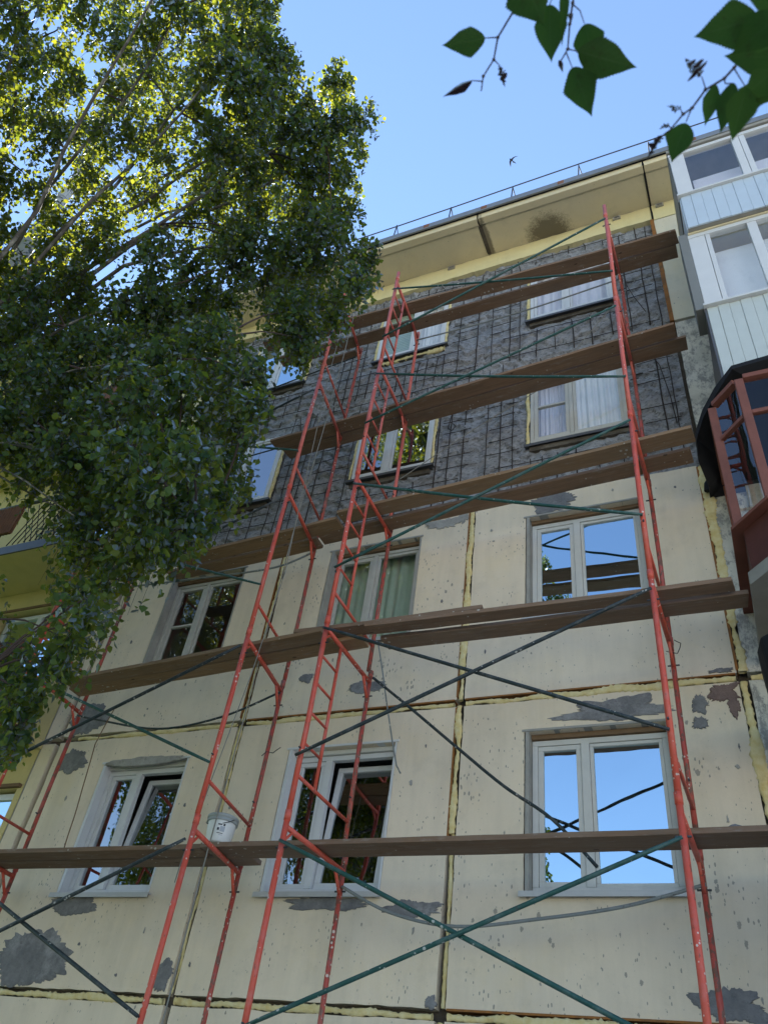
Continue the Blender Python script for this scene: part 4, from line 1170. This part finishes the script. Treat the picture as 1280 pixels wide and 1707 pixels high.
# ---------------------------------------------------------- birch tree(s)
CLUMPS=[(-5.09,-3.77,9.09,0.28,1),(-1.68,-4.75,9.13,0.18,0.78),(-1.11,-3.62,6.36,0.2,1),(-4,-5.49,9.87,0.2,0.78),(-0.58,-4.63,10.11,0.2,1),(-0.81,-5.19,9.5,0.23,1),(-2.78,-5.27,9.4,0.23,0.78),(-0.82,-3.6,5.4,0.18,1),(-0.87,-3.04,11,0.3,1),(-2.51,-5.15,10.45,0.23,0.78),(-2.41,-6.2,9.59,0.21,0.78),(-2.99,-3.1,7.22,0.24,1),(-2.78,-4.41,9.47,0.21,0.78),(-2.48,-3.87,7.6,0.25,1),(-1.53,-4.87,13.1,0.26,1),(-2.64,-3.17,7.33,0.19,1),(-2.32,-6.52,8.81,0.15,0.78),(-2.62,-4.25,8.91,0.26,0.78),(-2.18,-3.4,3.95,0.14,0.8),(-3.71,-4.72,8.97,0.2,0.78),(-2.17,-3.88,10,0.21,0.78),(-2.84,-5.88,9.23,0.18,0.78),(-2.05,-3.84,8.24,0.25,1),(-5.63,-3.42,10.37,0.3,1),(-0.79,-3.67,4.94,0.16,1),(-3.62,-5.09,9.39,0.24,0.78),(-1.34,-3.47,4.82,0.13,0.8),(-2.11,-3.09,5.94,0.16,1),(-1.19,-3.06,6.95,0.22,1),(-5.34,-3.29,8.54,0.31,1),(-2,-3.45,6.14,0.22,1),(-0.98,-3.97,6.34,0.18,1),(-1.37,-3.56,5.81,0.17,1),(-1.13,-5.4,11.23,0.28,1),(-3.92,-4.6,8.27,0.19,1),(-3.15,-3.97,8.77,0.26,1),(-2.94,-5.73,12.65,0.31,0.78),(-1.48,-2.37,10.2,0.32,1),(-2.55,-3.11,10.87,0.27,1),(-2.76,-4.08,6.49,0.2,1),(-2.31,-3.95,8.07,0.2,1),(-2.52,-3.7,11.69,0.34,1),(-3.47,-3.73,11.53,0.3,0.78),(-0.96,-3.89,10.42,0.23,1),(-2.59,-5.46,9.99,0.19,0.78),(-0.99,-3.79,7.15,0.23,1),(-0.68,-4.84,10.55,0.27,1),(-2.16,-2.74,12.38,0.29,1),(-3.05,-3.4,7.81,0.25,1),(-1.89,-4.16,8.53,0.23,0.78),(-0.3,-4.29,9.96,0.26,1),(-1.2,-3.68,4.35,0.17,0.8),(-3.58,-3.31,7.09,0.25,1),(-0.26,-4.21,5.07,0.14,1),(-2.64,-4.73,12.48,0.33,0.78),(-3.94,-3.97,9.83,0.29,0.78),(-3.67,-5.55,11.76,0.26,0.78),(-1.61,-2.88,9.9,0.29,1),(-2.28,-2.86,9.71,0.25,1),(-0.36,-4.28,10.98,0.22,1),(-3.83,-3.44,8.74,0.25,1),(-2.49,-3.2,6.22,0.22,1),(-2.7,-6.25,10.79,0.23,0.78),(-2.65,-4.13,7.01,0.23,1),(-1.11,-4.26,6.03,0.18,1),(-1.19,-3.16,10.7,0.27,1),(-2.53,-5.46,11.22,0.27,0.78),(-2.54,-5.88,10.82,0.21,0.78),(-2,-5,9.38,0.26,0.78),(-0.6,-3.69,6.62,0.2,1),(-0.48,-3.7,10.61,0.27,1),(-3.5,-4.45,10.68,0.28,0.78),(-3.76,-5.43,10.29,0.25,0.78),(-3.78,-4.01,8.02,0.23,1),(-0.97,-3.47,9.16,0.28,1),(-1.27,-5.64,10.29,0.23,0.78),(-2.53,-3.36,8.43,0.25,1),(-1.5,-3.66,6.26,0.2,1),(-3.17,-4.13,7.87,0.21,1),(-3.49,-3.19,7.71,0.27,1),(-2.38,-6.25,8.89,0.17,0.78),(-0.82,-2.64,9.16,0.21,1),(-1.13,-4.64,9.37,0.2,1),(-1.74,-6.27,9.93,0.23,0.78),(-1.42,-4.53,10.82,0.21,1),(-1.24,-2.9,6.5,0.22,1),(-1.8,-3.48,11.6,0.27,1),(-3.36,-4.01,7.41,0.2,1),(-2.46,-3,5.73,0.16,0.8),(-1.2,-3.82,9.04,0.22,1),(-0.83,-6.03,9.53,0.16,0.78),(-1.42,-3.74,7.37,0.2,1),(-1.41,-3.59,8.84,0.19,1),(-1.07,-3.7,5.31,0.18,1),(-0.79,-3.02,8.08,0.21,1),(-1.42,-4.15,10.8,0.28,1),(-0.62,-3.39,9.04,0.24,1),(-1.92,-6.56,8.98,0.16,0.78),(-4.22,-3.35,7.35,0.22,1),(-1.28,-5.2,10.7,0.2,1),(-3.88,-3.4,9.33,0.25,1),(-2.57,-3.07,4.58,0.2,0.8),(-3.18,-4.32,8.24,0.22,1),(-0.14,-3.26,8.45,0.2,1),(-1.71,-3.41,3.97,0.15,0.8),(-3.87,-4.04,7.72,0.22,1),(-5.27,-4.71,10.62,0.27,0.78),(-2.25,-3.17,7.41,0.22,1),(-2.2,-3.83,6.11,0.19,1),(-2.54,-6.2,8.61,0.18,0.78),(-2.06,-3.02,5.57,0.2,0.8),(-2.05,-2.82,8.18,0.25,1),(-2.39,-3.18,9.3,0.3,1),(-1.96,-4.64,11.01,0.23,0.78),(-2.19,-3.11,3.84,0.16,0.8),(-2.52,-3.42,11.33,0.27,1),(-4.18,-4.19,10.47,0.25,0.78),(-3.12,-3.33,6.55,0.18,1),(-1.7,-5.61,12.44,0.28,1),(-2.72,-4.48,11.51,0.28,0.78),(-2.27,-3.45,4.17,0.15,0.8),(-1.54,-3.54,4.17,0.17,0.8),(-0.34,-3.61,9.02,0.2,1),(-3.31,-6.68,10.73,0.21,0.78),(-4.18,-5.24,11.7,0.33,0.78),(-1.06,-4.96,11.06,0.27,1),(-1.29,-3.4,5.15,0.18,0.8),(-3.84,-4.69,10.08,0.21,0.78),(-2.22,-2.88,4.82,0.16,0.8),(-0.61,-4.93,9.58,0.2,1),(-0.81,-3.49,5.23,0.17,1),(-3.11,-4.16,6.36,0.16,1),(-0.01,-4.14,10.03,0.2,1),(-1.73,-5.5,10.51,0.24,0.78),(-1.55,-3.62,10.21,0.25,1),(-2.05,-3.44,5.59,0.18,1),(-0.53,-5.51,10.56,0.25,1),(-2.91,-2.89,4.07,0.17,0.8),(-0.6,-3.82,10.02,0.26,1),(-0.29,-3.81,6.05,0.13,1),(-1.49,-4,11.8,0.32,1),(-2.82,-3.79,7.28,0.17,1),(-2.62,-2.95,4.37,0.19,0.8),(-4.27,-3.17,8.34,0.23,1),(-2.33,-3.46,9.63,0.23,0.78),(-2.2,-3.58,6.14,0.17,1),(-2.06,-3.83,7.37,0.24,1),(-3.96,-4.6,11.86,0.3,0.78),(-1.42,-4.24,5.85,0.15,1),(-2.01,-3.59,8.18,0.22,1),(-3.17,-5.9,10.33,0.25,0.78),(-3.63,-4.95,8.35,0.25,0.78),(-0.73,-4.03,5.53,0.16,1),(-0.87,-4.25,5.27,0.13,1),(-3.14,-4.79,12.46,0.31,0.78),(-0.87,-3.27,5.68,0.14,1),(-3.94,-4.39,8.86,0.25,1),(-0.88,-3.2,8.33,0.26,1),(-0.34,-5.82,9.61,0.22,1),(-0.53,-4.35,9.75,0.19,1),(-1.27,-3.98,6.74,0.19,1),(-0.48,-2.99,9.59,0.24,1),(-1.55,-2.92,7.61,0.21,1),(-1.11,-4.34,9.5,0.26,1),(-3.32,-5.86,9.29,0.26,0.78),(-1.14,-3.52,5.8,0.17,1),(-1.72,-3.43,3.79,0.12,0.8),(-1.67,-3.46,5.79,0.2,1),(-4.64,-4.08,8.99,0.25,1),(-1.72,-3.36,4.9,0.14,0.8),(-3.32,-3.48,7.2,0.19,1)]
def leaves_mesh(name, clumps, seed, per_m3, lmin, lmax, mat, parent, min_n=120, max_n=2600, droop=1.0, twig_mb=None):
    rg = np.random.default_rng(seed)
    C_, D_, S_ = [], [], []
    for (x, y, z, r, dens) in clumps:
        nl = int(min(max_n, max(min_n, per_m3*r*r*dens)))
        ns = max(3, nl//16)
        # pendulous strands: start in the upper half, hang down with leaves along them
        u = rg.normal(size=(ns,3)); u /= np.linalg.norm(u, axis=1)[:,None]
        st = u*(rg.random((ns,1))**(1/2.2))*r*np.array([1.05,1.05,.95]) + np.array([x,y,z+.12*r])
        ln = rg.uniform(.35,1.15,ns)*min(r,.55)*1.35*droop*(1+1.3*(rg.random(ns) < .22))
        out = st-np.array([x,y,z]); out[:,2] = 0
        k = nl//ns+1
        t = rg.random((ns,k))
        p = st[:,None,:] + out[:,None,:]*(.45*t*(1-.4*t))[:,:,None]
        p[:,:,2] += -(t**1.4)*ln[:,None] + .05*rg.normal(size=(ns,k))
        p[:,:,:2] += rg.normal(size=(ns,k,2))*.022
        if twig_mb is not None:
            for a_, o_, l_ in list(zip(st, out, ln))[::2]:
                twig_mb.tube([a_+o_*(.45*t_*(1-.4*t_))+np.array([0,0,-(t_**1.4)*l_]) for t_ in (0,.4,.75,1.05)], [.0028,.0022,.0016,.001], 3, False)
        C_.append(p.reshape(-1,3))
    P = np.concatenate(C_); n_ = len(P)
    # leaf frames: tips hang downwards and outwards at random
    d = rg.normal(size=(n_,3)); d[:,2] -= 1.1; d /= np.linalg.norm(d,axis=1)[:,None]
    q = rg.normal(size=(n_,3)); s = np.cross(d,q); s /= np.linalg.norm(s,axis=1)[:,None]
    nn = np.cross(d,s)
    L = rg.uniform(lmin,lmax,n_)[:,None]; W = L*rg.uniform(.36,.46,n_)[:,None]
    fold = (rg.uniform(.05,.35,n_)[:,None])*W
    v = np.empty((n_,6,3))
    v[:,0] = P; v[:,1] = P+d*L*.33-s*W+nn*fold; v[:,2] = P+d*L*.33+s*W+nn*fold; v[:,3] = P+d*L*.66-s*W*.72+nn*fold*.7; v[:,4] = P+d*L*.66+s*W*.72+nn*fold*.7
    v[:,5] = P+d*L - nn*L*.06
    me = bpy.data.meshes.new(name)
    me.vertices.add(n_*6); me.vertices.foreach_set('co', v.reshape(-1))
    base = (np.arange(n_)*6)[:,None]
    quads = np.concatenate([base+np.array([[0,1,3,5]]), base+np.array([[0,5,4,2]])],1).reshape(-1)
    me.loops.add(len(quads)); me.loops.foreach_set('vertex_index', quads)
    me.polygons.add(n_*2); me.polygons.foreach_set('loop_start', np.arange(n_*2)*4)
    me.update(calc_edges=True); me.validate()
    me.materials.append(mat)
    o = bpy.data.objects.new(name, me); COL.objects.link(o); o.parent = parent
    if parent.type == 'EMPTY' and parent.parent is None: o.matrix_parent_inverse = Matrix.Translation(-parent.location)
    return o, n_
def limb(mb, a, b_, r0, r1, seed, up=.25):
    a, b_ = Vector(a), Vector(b_); L = (b_-a).length; k = 8; pts = []
    for i in range(k+1):
        t = i/k; p = a.lerp(b_, t); p.z += up*L*math.sin(math.pi*t)*.5
        w = .05*L*math.sin(math.pi*t)
        p += Vector((noise.noise((t*3,seed,1)), noise.noise((t*3,seed,2)), noise.noise((t*3,seed,3))))*w
        pts.append(p)
    mb.tube(pts, [r0+(r1-r0)*i/k for i in range(k+1)], 6)
    return pts
def birch(name_loc, trunk, clumps, label, seed, per_m3, lmin, lmax, extra):
    t = tag(empty('birch_tree', name_loc), label, 'tree', 'birch trees')
    tp = [Vector(p[:3]) for p in trunk]; trd = [p[3] for p in trunk]
    pts, rs = [], []
    for i in range(len(tp)-1):
        for s in range(6):
            pts.append(tp[i].lerp(tp[i+1], s/6) + Vector((.03*noise.noise((i+s/6,seed,0)), .03*noise.noise((i+s/6,seed,5)), 0))); rs.append(trd[i]+(trd[i+1]-trd[i])*s/6)
    pts.append(tp[-1]); rs.append(trd[-1])
    MB().tube(pts, rs, 12).build('trunk', M['bark'], t, smooth=True)
    rg = random.Random(seed); wood_mb = MB(); big = MB(); limb_pts = []
    for i, c in enumerate(clumps):
        P = Vector(c[:3])
        if i % 5 == 0:
            # main limb leaves the trunk lower down and rises outwards
            best = min(pts[8:], key=lambda q: abs(q.z-(P.z-.55*((q-P).xy.length))))
            limb_pts += limb(big, best, P, .034 if P.z > 8 else .016, .010 if P.z > 8 else .006, i+seed, .18)
    for i, c in enumerate(clumps):
        P = Vector(c[:3])
        if i % 5 and limb_pts:
            near = min(limb_pts, key=lambda q: (q-P).length+(.6 if q.z > P.z+.3 else 0))
            if (near-P).length < 1.5: limb(wood_mb, near, P, .011, .004, i+seed*3, .15)
        for _ in range(3):
            e = P+Vector((rg.uniform(-1,1)*c[3],rg.uniform(-1,1)*c[3],-rg.uniform(.3,1.4)*c[3])); wood_mb.tube([P, (P+e)/2+Vector((.05,0,.08)), e], [.004,.003,.0015], 4)
    big.build('limb', M['bark_dark'], t, smooth=True)
    o, n_ = leaves_mesh('crown', [(*c, 1.0) if len(c) == 4 else c for c in list(clumps)+list(extra)], seed, per_m3, lmin, lmax, M['leaf'], t, twig_mb=wood_mb if len(extra) else None)
    wood_mb.build('twigs', M['twig'], t)['kind'] = 'stuff'
    print('leaves', label, n_)
    return t
n = NT('dark_birch_limb'); M['bark_dark'] = n.col(n.mix(n.ramp(n.noise(9,5), [(.5,0.),(.7,1.)]), (.16,.145,.135), (.45,.43,.40))).set(.85, 0, .2)
rg_ = random.Random(3)
extra=[(-6.99,-5.01,13.32,0.40,0.2),(-5.77,-5.55,8.74,0.60,0.2),(-7.92,-6.25,7.38,0.57,0.2),(-7.87,-4.79,14.77,0.41,0.2),(-6.33,-5.88,12.89,0.41,0.2),(-4.68,-6.38,11.41,0.58,0.2),(-5.39,-7.39,11.06,0.58,0.2),(-5.44,-3.99,7.20,0.59,0.2),(-7.70,-4.10,13.33,0.50,0.2),(-8.07,-3.27,9.89,0.52,0.2),(-5.48,-5.66,17.89,0.43,0.2),(-5.20,-5.92,17.56,0.51,0.2),(-7.07,-7.19,8.14,0.51,0.2),(-3.57,-4.77,6.61,0.48,0.2),(-4.80,-6.11,6.05,0.41,0.2),(-7.01,-7.33,9.64,0.60,0.2),(-4.71,-2.31,6.03,0.46,0.2),(-8.72,-4.06,12.00,0.52,0.2),(-9.42,-5.67,13.25,0.50,0.2),(-8.06,-5.07,5.64,0.52,0.2),(-7.51,-6.71,9.91,0.55,0.2),(-3.94,-4.29,6.26,0.59,0.2),(-7.01,-3.41,10.05,0.47,0.2),(-7.75,-5.43,9.26,0.55,0.2),(-6.27,-2.97,7.84,0.54,0.2),(-4.91,-6.96,10.98,0.43,0.2),(-7.25,-4.35,8.31,0.51,0.2),(-6.63,-3.03,9.83,0.48,0.2),(-4.00,-5.68,8.28,0.57,0.2),(-7.12,-5.67,11.99,0.47,0.2),(-6.08,-2.59,6.35,0.46,0.2),(-5.25,-7.25,6.06,0.54,0.2),(-8.78,-5.73,5.66,0.43,0.2),(-8.03,-2.30,8.66,0.50,0.2),(-6.18,-5.59,9.90,0.51,0.2),(-5.26,-6.94,7.64,0.58,0.2),(-6.67,-2.75,8.86,0.48,0.2),(-5.55,-4.32,7.09,0.41,0.2),(-7.85,-4.62,9.45,0.47,0.2),(-7.36,-5.75,12.83,0.44,0.2),(-7.41,-2.89,7.05,0.54,0.2),(-7.17,-3.94,6.50,0.47,0.2),(-5.84,-6.14,13.29,0.47,0.2),(-6.83,-5.67,11.26,0.51,0.2),(-7.00,-6.11,6.39,0.49,0.2),(-9.20,-4.01,7.04,0.53,0.2),(-6.49,-5.36,12.55,0.52,0.2),(-3.64,-4.52,7.29,0.41,0.2),(-5.58,-6.98,5.95,0.50,0.2),(-6.99,-6.99,6.83,0.59,0.2),(-5.90,-5.45,8.53,0.45,0.2),(-7.44,-3.56,10.46,0.48,0.2),(-6.94,-5.86,14.95,0.50,0.2),(-9.50,-4.31,13.54,0.43,0.2),(-8.99,-4.85,11.04,0.44,0.2),(-6.64,-2.59,7.99,0.46,0.2),(-6.01,-2.89,5.79,0.48,0.2),(-5.90,-7.64,7.30,0.50,0.2),(-8.79,-6.15,11.35,0.56,0.2),(-8.85,-5.43,11.52,0.57,0.2),(-7.60,-4.37,8.37,0.54,0.2),(-6.33,-3.43,7.87,0.44,0.2),(-8.61,-4.42,8.13,0.59,0.2),(-7.09,-4.09,12.30,0.45,0.2),(-7.97,-7.02,6.91,0.58,0.2),(-7.69,-6.92,13.68,0.45,0.2),(-8.31,-5.00,6.92,0.47,0.2),(-6.84,-6.53,13.98,0.44,0.2),(-7.05,-5.36,13.39,0.58,0.2),(-8.21,-7.02,7.04,0.43,0.2),(-8.15,-5.17,13.59,0.46,0.2),(-5.24,-2.49,6.36,0.55,0.2),(-6.23,-5.96,9.93,0.48,0.2),(-5.65,-5.59,6.90,0.42,0.2),(-5.71,-3.15,7.86,0.55,0.2),(-7.51,-4.78,12.60,0.45,0.2),(-5.84,-7.14,5.88,0.58,0.2),(-9.30,-6.11,13.42,0.54,0.2),(-6.15,-6.36,13.77,0.50,0.2),(-8.40,-4.14,7.92,0.41,0.2),(-8.22,-4.60,13.57,0.51,0.2),(-6.89,-4.06,8.42,0.51,0.2),(-3.65,-5.79,9.54,0.54,0.2),(-4.66,-6.49,10.96,0.50,0.2),(-5.80,-4.16,6.03,0.44,0.2),(-8.74,-5.11,10.78,0.46,0.2),(-7.78,-3.21,10.14,0.52,0.2),(-6.21,-3.57,5.53,0.56,0.2),(-5.97,-3.10,7.63,0.43,0.2),(-5.38,-4.44,6.88,0.50,0.2),(-4.70,-3.99,5.78,0.48,0.2),(-6.89,-6.08,6.14,0.48,0.2),(-7.05,-5.17,9.83,0.41,0.2),(-6.80,-7.12,8.94,0.49,0.2),(-5.25,-5.07,9.26,0.45,0.2),(-6.93,-4.92,5.55,0.42,0.2),(-6.06,-4.04,5.96,0.53,0.2),(-3.70,-6.38,8.01,0.50,0.2),(-5.76,-6.27,16.97,0.41,0.2),(-6.52,-6.20,14.67,0.51,0.2),(-4.86,-5.33,10.04,0.45,0.2),(-6.16,-5.78,11.51,0.43,0.2),(-6.88,-6.91,13.07,0.48,0.2),(-8.97,-4.41,7.42,0.40,0.2),(-6.78,-4.01,10.13,0.48,0.2),(-4.31,-5.15,6.81,0.42,0.2),(-4.12,-3.94,7.41,0.52,0.2),(-5.86,-7.10,13.05,0.51,0.2),(-6.11,-3.95,7.72,0.57,0.2),(-9.25,-4.02,8.28,0.52,0.2),(-7.55,-5.89,15.02,0.47,0.2),(-7.09,-5.07,11.07,0.57,0.2),(-8.95,-5.18,11.30,0.42,0.2),(-6.83,-4.04,11.56,0.51,0.2),(-6.63,-6.78,10.79,0.52,0.2),(-6.80,-3.98,10.89,0.44,0.2),(-5.65,-4.90,7.81,0.54,0.2),(-8.83,-3.60,9.81,0.55,0.2),(-6.73,-3.36,6.79,0.48,0.2),(-7.02,-6.34,17.71,0.58,0.2),(-7.40,-3.66,7.52,0.49,0.2),(-7.96,-4.83,12.28,0.57,0.2),(-5.97,-5.66,9.22,0.56,0.2),(-4.34,-4.48,7.14,0.51,0.2),(-5.83,-3.71,6.13,0.55,0.2),(-5.33,-4.73,5.94,0.40,0.2),(-7.03,-4.34,9.73,0.51,0.2),(-5.35,-3.96,9.40,0.56,0.2),(-6.99,-4.30,8.75,0.49,0.2),(-8.60,-6.66,13.94,0.56,0.2),(-5.69,-7.18,11.86,0.51,0.2),(-6.51,-4.06,7.61,0.53,0.2),(-8.03,-5.71,10.68,0.43,0.2),(-7.89,-5.01,10.60,0.49,0.2),(-5.33,-7.43,11.16,0.43,0.2),(-8.07,-5.89,5.88,0.51,0.2),(-8.97,-4.41,9.00,0.58,0.2),(-8.38,-6.87,7.94,0.44,0.2)]
birch((-5.3,-3.77,0), [(-5.3,-3.77,-.05,.17),(-5.36,-3.77,5,.145),(-5.46,-3.77,11.1,.105),(-5.6,-3.77,13.4,.085),(-5.1,-4.5,15.6,.06),(-4.9,-5.0,18,.025)],
      CLUMPS, 'tall birch with dense drooping leaves in front of the left facade', 11, 15500, .034, .070, extra)
# the birch beside the viewer: mirrored in the left window panes, and owner of the twigs overhead
cl2 = []
for i in range(235):
    z = rg_.uniform(4.0, 22.5); rad = rg_.uniform(.2, 2.7)*(1 if z < 13 else max(.3, (24-z)/11)); a = rg_.uniform(0, 6.28)
    cl2.append((-4.6+1.3*rad*math.cos(a), -8.6+.8*rad*math.sin(a), z, rg_.uniform(.45,.7)))
birch((-4.6,-8.6,0), [(-4.6,-8.6,-.05,.16),(-4.5,-8.6,6,.12),(-4.6,-8.5,12,.08),(-4.5,-8.6,23,.02)], cl2,
      'birch mirrored as dark foliage in the lower left window panes', 23, 2200, .08, .12, [])

# ------------------------------------------------- leafy twigs near the lens
NEAR=[('c',(2.393,-6.455,2.746),(2.339,-6.464,2.753),0.62,0),('c',(2.455,-6.513,2.715),(2.465,-6.453,2.713),0.95,0),('c',(2.476,-6.468,2.726),(2.463,-6.408,2.719),0.62,0),('c',(2.502,-6.492,2.713),(2.478,-6.424,2.704),0.16,0),('c',(2.509,-6.431,2.737),(2.511,-6.379,2.733),0.72,0),('c',(2.496,-6.413,2.710),(2.559,-6.372,2.709),0.62,0),('c',(2.487,-6.406,2.686),(2.497,-6.346,2.677),0.64,0),('c',(2.365,-6.419,2.731),(2.323,-6.412,2.734),0.36,1),('c',(2.402,-6.422,2.737),(2.401,-6.393,2.740),0.5,2),('c',(2.473,-6.412,2.709),(2.474,-6.393,2.715),0.4,1),('c',(2.495,-6.450,2.732),(2.495,-6.435,2.740),0.5,1),('r',(2.671,-6.426,2.578),(2.611,-6.423,2.597),0.7,0),('r',(2.684,-6.382,2.581),(2.639,-6.392,2.604),0.62,0),('r',(2.649,-6.379,2.541),(2.631,-6.331,2.534),0.62,0),('r',(2.645,-6.366,2.591),(2.626,-6.319,2.585),0.5,0),('r',(2.630,-6.362,2.612),(2.613,-6.321,2.609),0.42,0),('r',(2.617,-6.373,2.618),(2.604,-6.391,2.639),0.85,2),('r',(2.594,-6.338,2.638),(2.579,-6.341,2.653),0.5,2),('r',(2.596,-6.323,2.631),(2.574,-6.283,2.626),0.72,0),('r',(2.570,-6.310,2.648),(2.548,-6.285,2.650),0.5,2),('r',(2.677,-6.378,2.558),(2.648,-6.357,2.567),0.8,0),('r',(2.688,-6.431,2.556),(2.641,-6.403,2.565),0.7,0),('r',(2.688,-6.405,2.568),(2.652,-6.422,2.592),0.8,0),('r',(2.688,-6.344,2.586),(2.648,-6.351,2.608),0.6,0),('r',(2.701,-6.431,2.597),(2.662,-6.445,2.620),0.8,0),('r',(2.695,-6.372,2.597),(2.659,-6.325,2.595),0.6,0),('r',(2.579,-6.318,2.652),(2.568,-6.312,2.662),0.5,2)]
TWIGS=[('c',0.0015,[(2.461,-6.506,2.766),(2.435,-6.470,2.755),(2.408,-6.450,2.746),(2.397,-6.430,2.739),(2.380,-6.418,2.733),(2.373,-6.404,2.727)]),('c',0.0015,[(2.517,-6.491,2.744),(2.501,-6.458,2.734),(2.493,-6.439,2.729),(2.485,-6.416,2.721),(2.471,-6.404,2.717)]),('c',0.0009,[(2.408,-6.450,2.746),(2.393,-6.455,2.746)]),('c',0.0009,[(2.378,-6.413,2.731),(2.365,-6.419,2.731)]),('c',0.0009,[(2.397,-6.430,2.739),(2.402,-6.422,2.737)]),('c',0.0009,[(2.501,-6.456,2.734),(2.507,-6.448,2.732),(2.509,-6.434,2.728)]),('c',0.0009,[(2.485,-6.418,2.716),(2.496,-6.411,2.715)]),('c',0.0009,[(2.483,-6.416,2.711),(2.486,-6.400,2.705)]),('c',0.0009,[(2.463,-6.513,2.737),(2.453,-6.508,2.735)]),('c',0.0009,[(2.500,-6.494,2.734),(2.476,-6.468,2.726)]),('c',0.0015,[(2.462,-6.509,2.756),(2.502,-6.529,2.762),(2.516,-6.488,2.753)]),('r',0.0016,[(2.719,-6.429,2.636),(2.681,-6.388,2.627),(2.651,-6.368,2.624),(2.640,-6.361,2.622),(2.620,-6.356,2.622),(2.604,-6.343,2.618),(2.594,-6.340,2.617),(2.579,-6.330,2.613)]),('r',0.0009,[(2.620,-6.358,2.617),(2.618,-6.371,2.623)]),('r',0.0009,[(2.594,-6.334,2.631),(2.593,-6.340,2.633)]),('r',0.0009,[(2.604,-6.339,2.627),(2.596,-6.328,2.622)]),('r',0.0009,[(2.580,-6.319,2.636),(2.570,-6.316,2.635)]),('r',0.0009,[(2.638,-6.369,2.604),(2.638,-6.364,2.601),(2.646,-6.362,2.600)]),('r',0.0009,[(2.639,-6.365,2.613),(2.630,-6.362,2.612)]),('r',0.0009,[(2.646,-6.383,2.587),(2.654,-6.364,2.578)]),('r',0.0009,[(2.677,-6.399,2.600),(2.675,-6.416,2.606)]),('r',0.0009,[(2.677,-6.399,2.600),(2.685,-6.378,2.590)]),('r',0.0009,[(2.688,-6.414,2.593),(2.691,-6.398,2.586)]),('r',0.0009,[(2.581,-6.317,2.640),(2.578,-6.322,2.643)])]

def serrated_leaf(base, tip, wr, kind, parent, seed):
    base, tip = Vector(base), Vector(tip); ax = tip-base; L = ax.length; ax.normalize()
    view = ((base+tip)/2-cam.matrix_world.translation).normalized()
    rr = random.Random(seed)
    side = ax.cross(view).normalized()
    nrm = side.cross(ax).normalized()
    tl = rr.uniform(-.35,.35); side = (side*math.cos(tl)+nrm*math.sin(tl)).normalized(); nrm = side.cross(ax).normalized()
    k = 44; mb = MB(); rows = []
    for i in range(k+1):
        t = i/k
        w = (math.sin(math.pi*min(1, t/.62)**.75*.5) if t < .62 else math.cos(math.pi/2*((t-.62)/.38))**.9)
        w = .5*wr*L*((t/.34)**.6 if t < .34 else max(0, 1-((t-.34)/.66)**1.6)**1.4)*1.02
        tooth = 1+(.035+.045*abs(noise.noise((t*7,seed,2))))*((i % 2)*2-1)*(1 if .12 < t < .95 else 0)
        cur = nrm*(L*.05*math.sin(t*3.0+seed)+L*.05*t*t)
        c = base+ax*(L*t)+cur
        row = []
        for s in (-1,-.5,0,.5,1):
            ww = w*s*(tooth if abs(s) == 1 else 1)*(1+.12*noise.noise((t*4,s,seed)))
            if kind == 2 and abs(s) >= .5: ww *= min(1.0, .25+2.0*abs(noise.noise((t*5,s*3+seed,seed*1.3))))
            if kind == 1: ww *= .9 if s > 0 else .6
            row.append(tuple(c+side*ww+nrm*(abs(s)*w*(.16 if kind == 0 else .5))))
        rows.append(row)
    for row in rows: mb.v += row
    for i in range(k):
        for s in range(4):
            if kind == 2 and noise.noise((i*.33,s*1.1,seed*2.7)) > .42: continue
            a = i*5+s; mb.f.append((a, a+1, a+6, a+5))
    o = mb.build('leaf', M['leaf_near'] if kind == 0 else M['leaf_dry'], parent, smooth=True)
    uvl = o.data.uv_layers.new(name='UVMap')
    for lp in o.data.loops:
        uvl.data[lp.index].uv = ((lp.vertex_index % 5)/4, (lp.vertex_index//5)/k)
    return o
tw = {'c': tag(empty('birch_twig', TWIGS[0][2][0]), 'thin birch twig with few green leaves hanging at top centre', 'twig', 'twigs hanging near the viewer'),
      'r': tag(empty('birch_twig', TWIGS[11][2][0]), 'leafy birch twig with dark clustered leaves in top right corner', 'twig', 'twigs hanging near the viewer')}
for i, (k_, b_, t_, w_, kd) in enumerate(NEAR):
    serrated_leaf(b_, t_, w_, kd, tw[k_], i+1)
for k_, r_, pts in TWIGS:
    P = [Vector(p) for p in pts]; out = []
    for i in range(len(P)-1):
        for s in range(4): out.append(P[i].lerp(P[i+1], s/4))
    out.append(P[-1])
    mb = MB().tube(out, [r_*(1-.45*i/len(out)) for i in range(len(out))], 6)
    if r_ > .0012:
        for p in P[1:-1]: mb.tube([p-Vector((0,0,.003)), p, p+Vector((0,0,.003))], [.0008,.0024,.0008], 6)
    mb.build('stem' if r_ > .0012 else 'leaf_stalk', M['twig'], tw[k_], smooth=True)
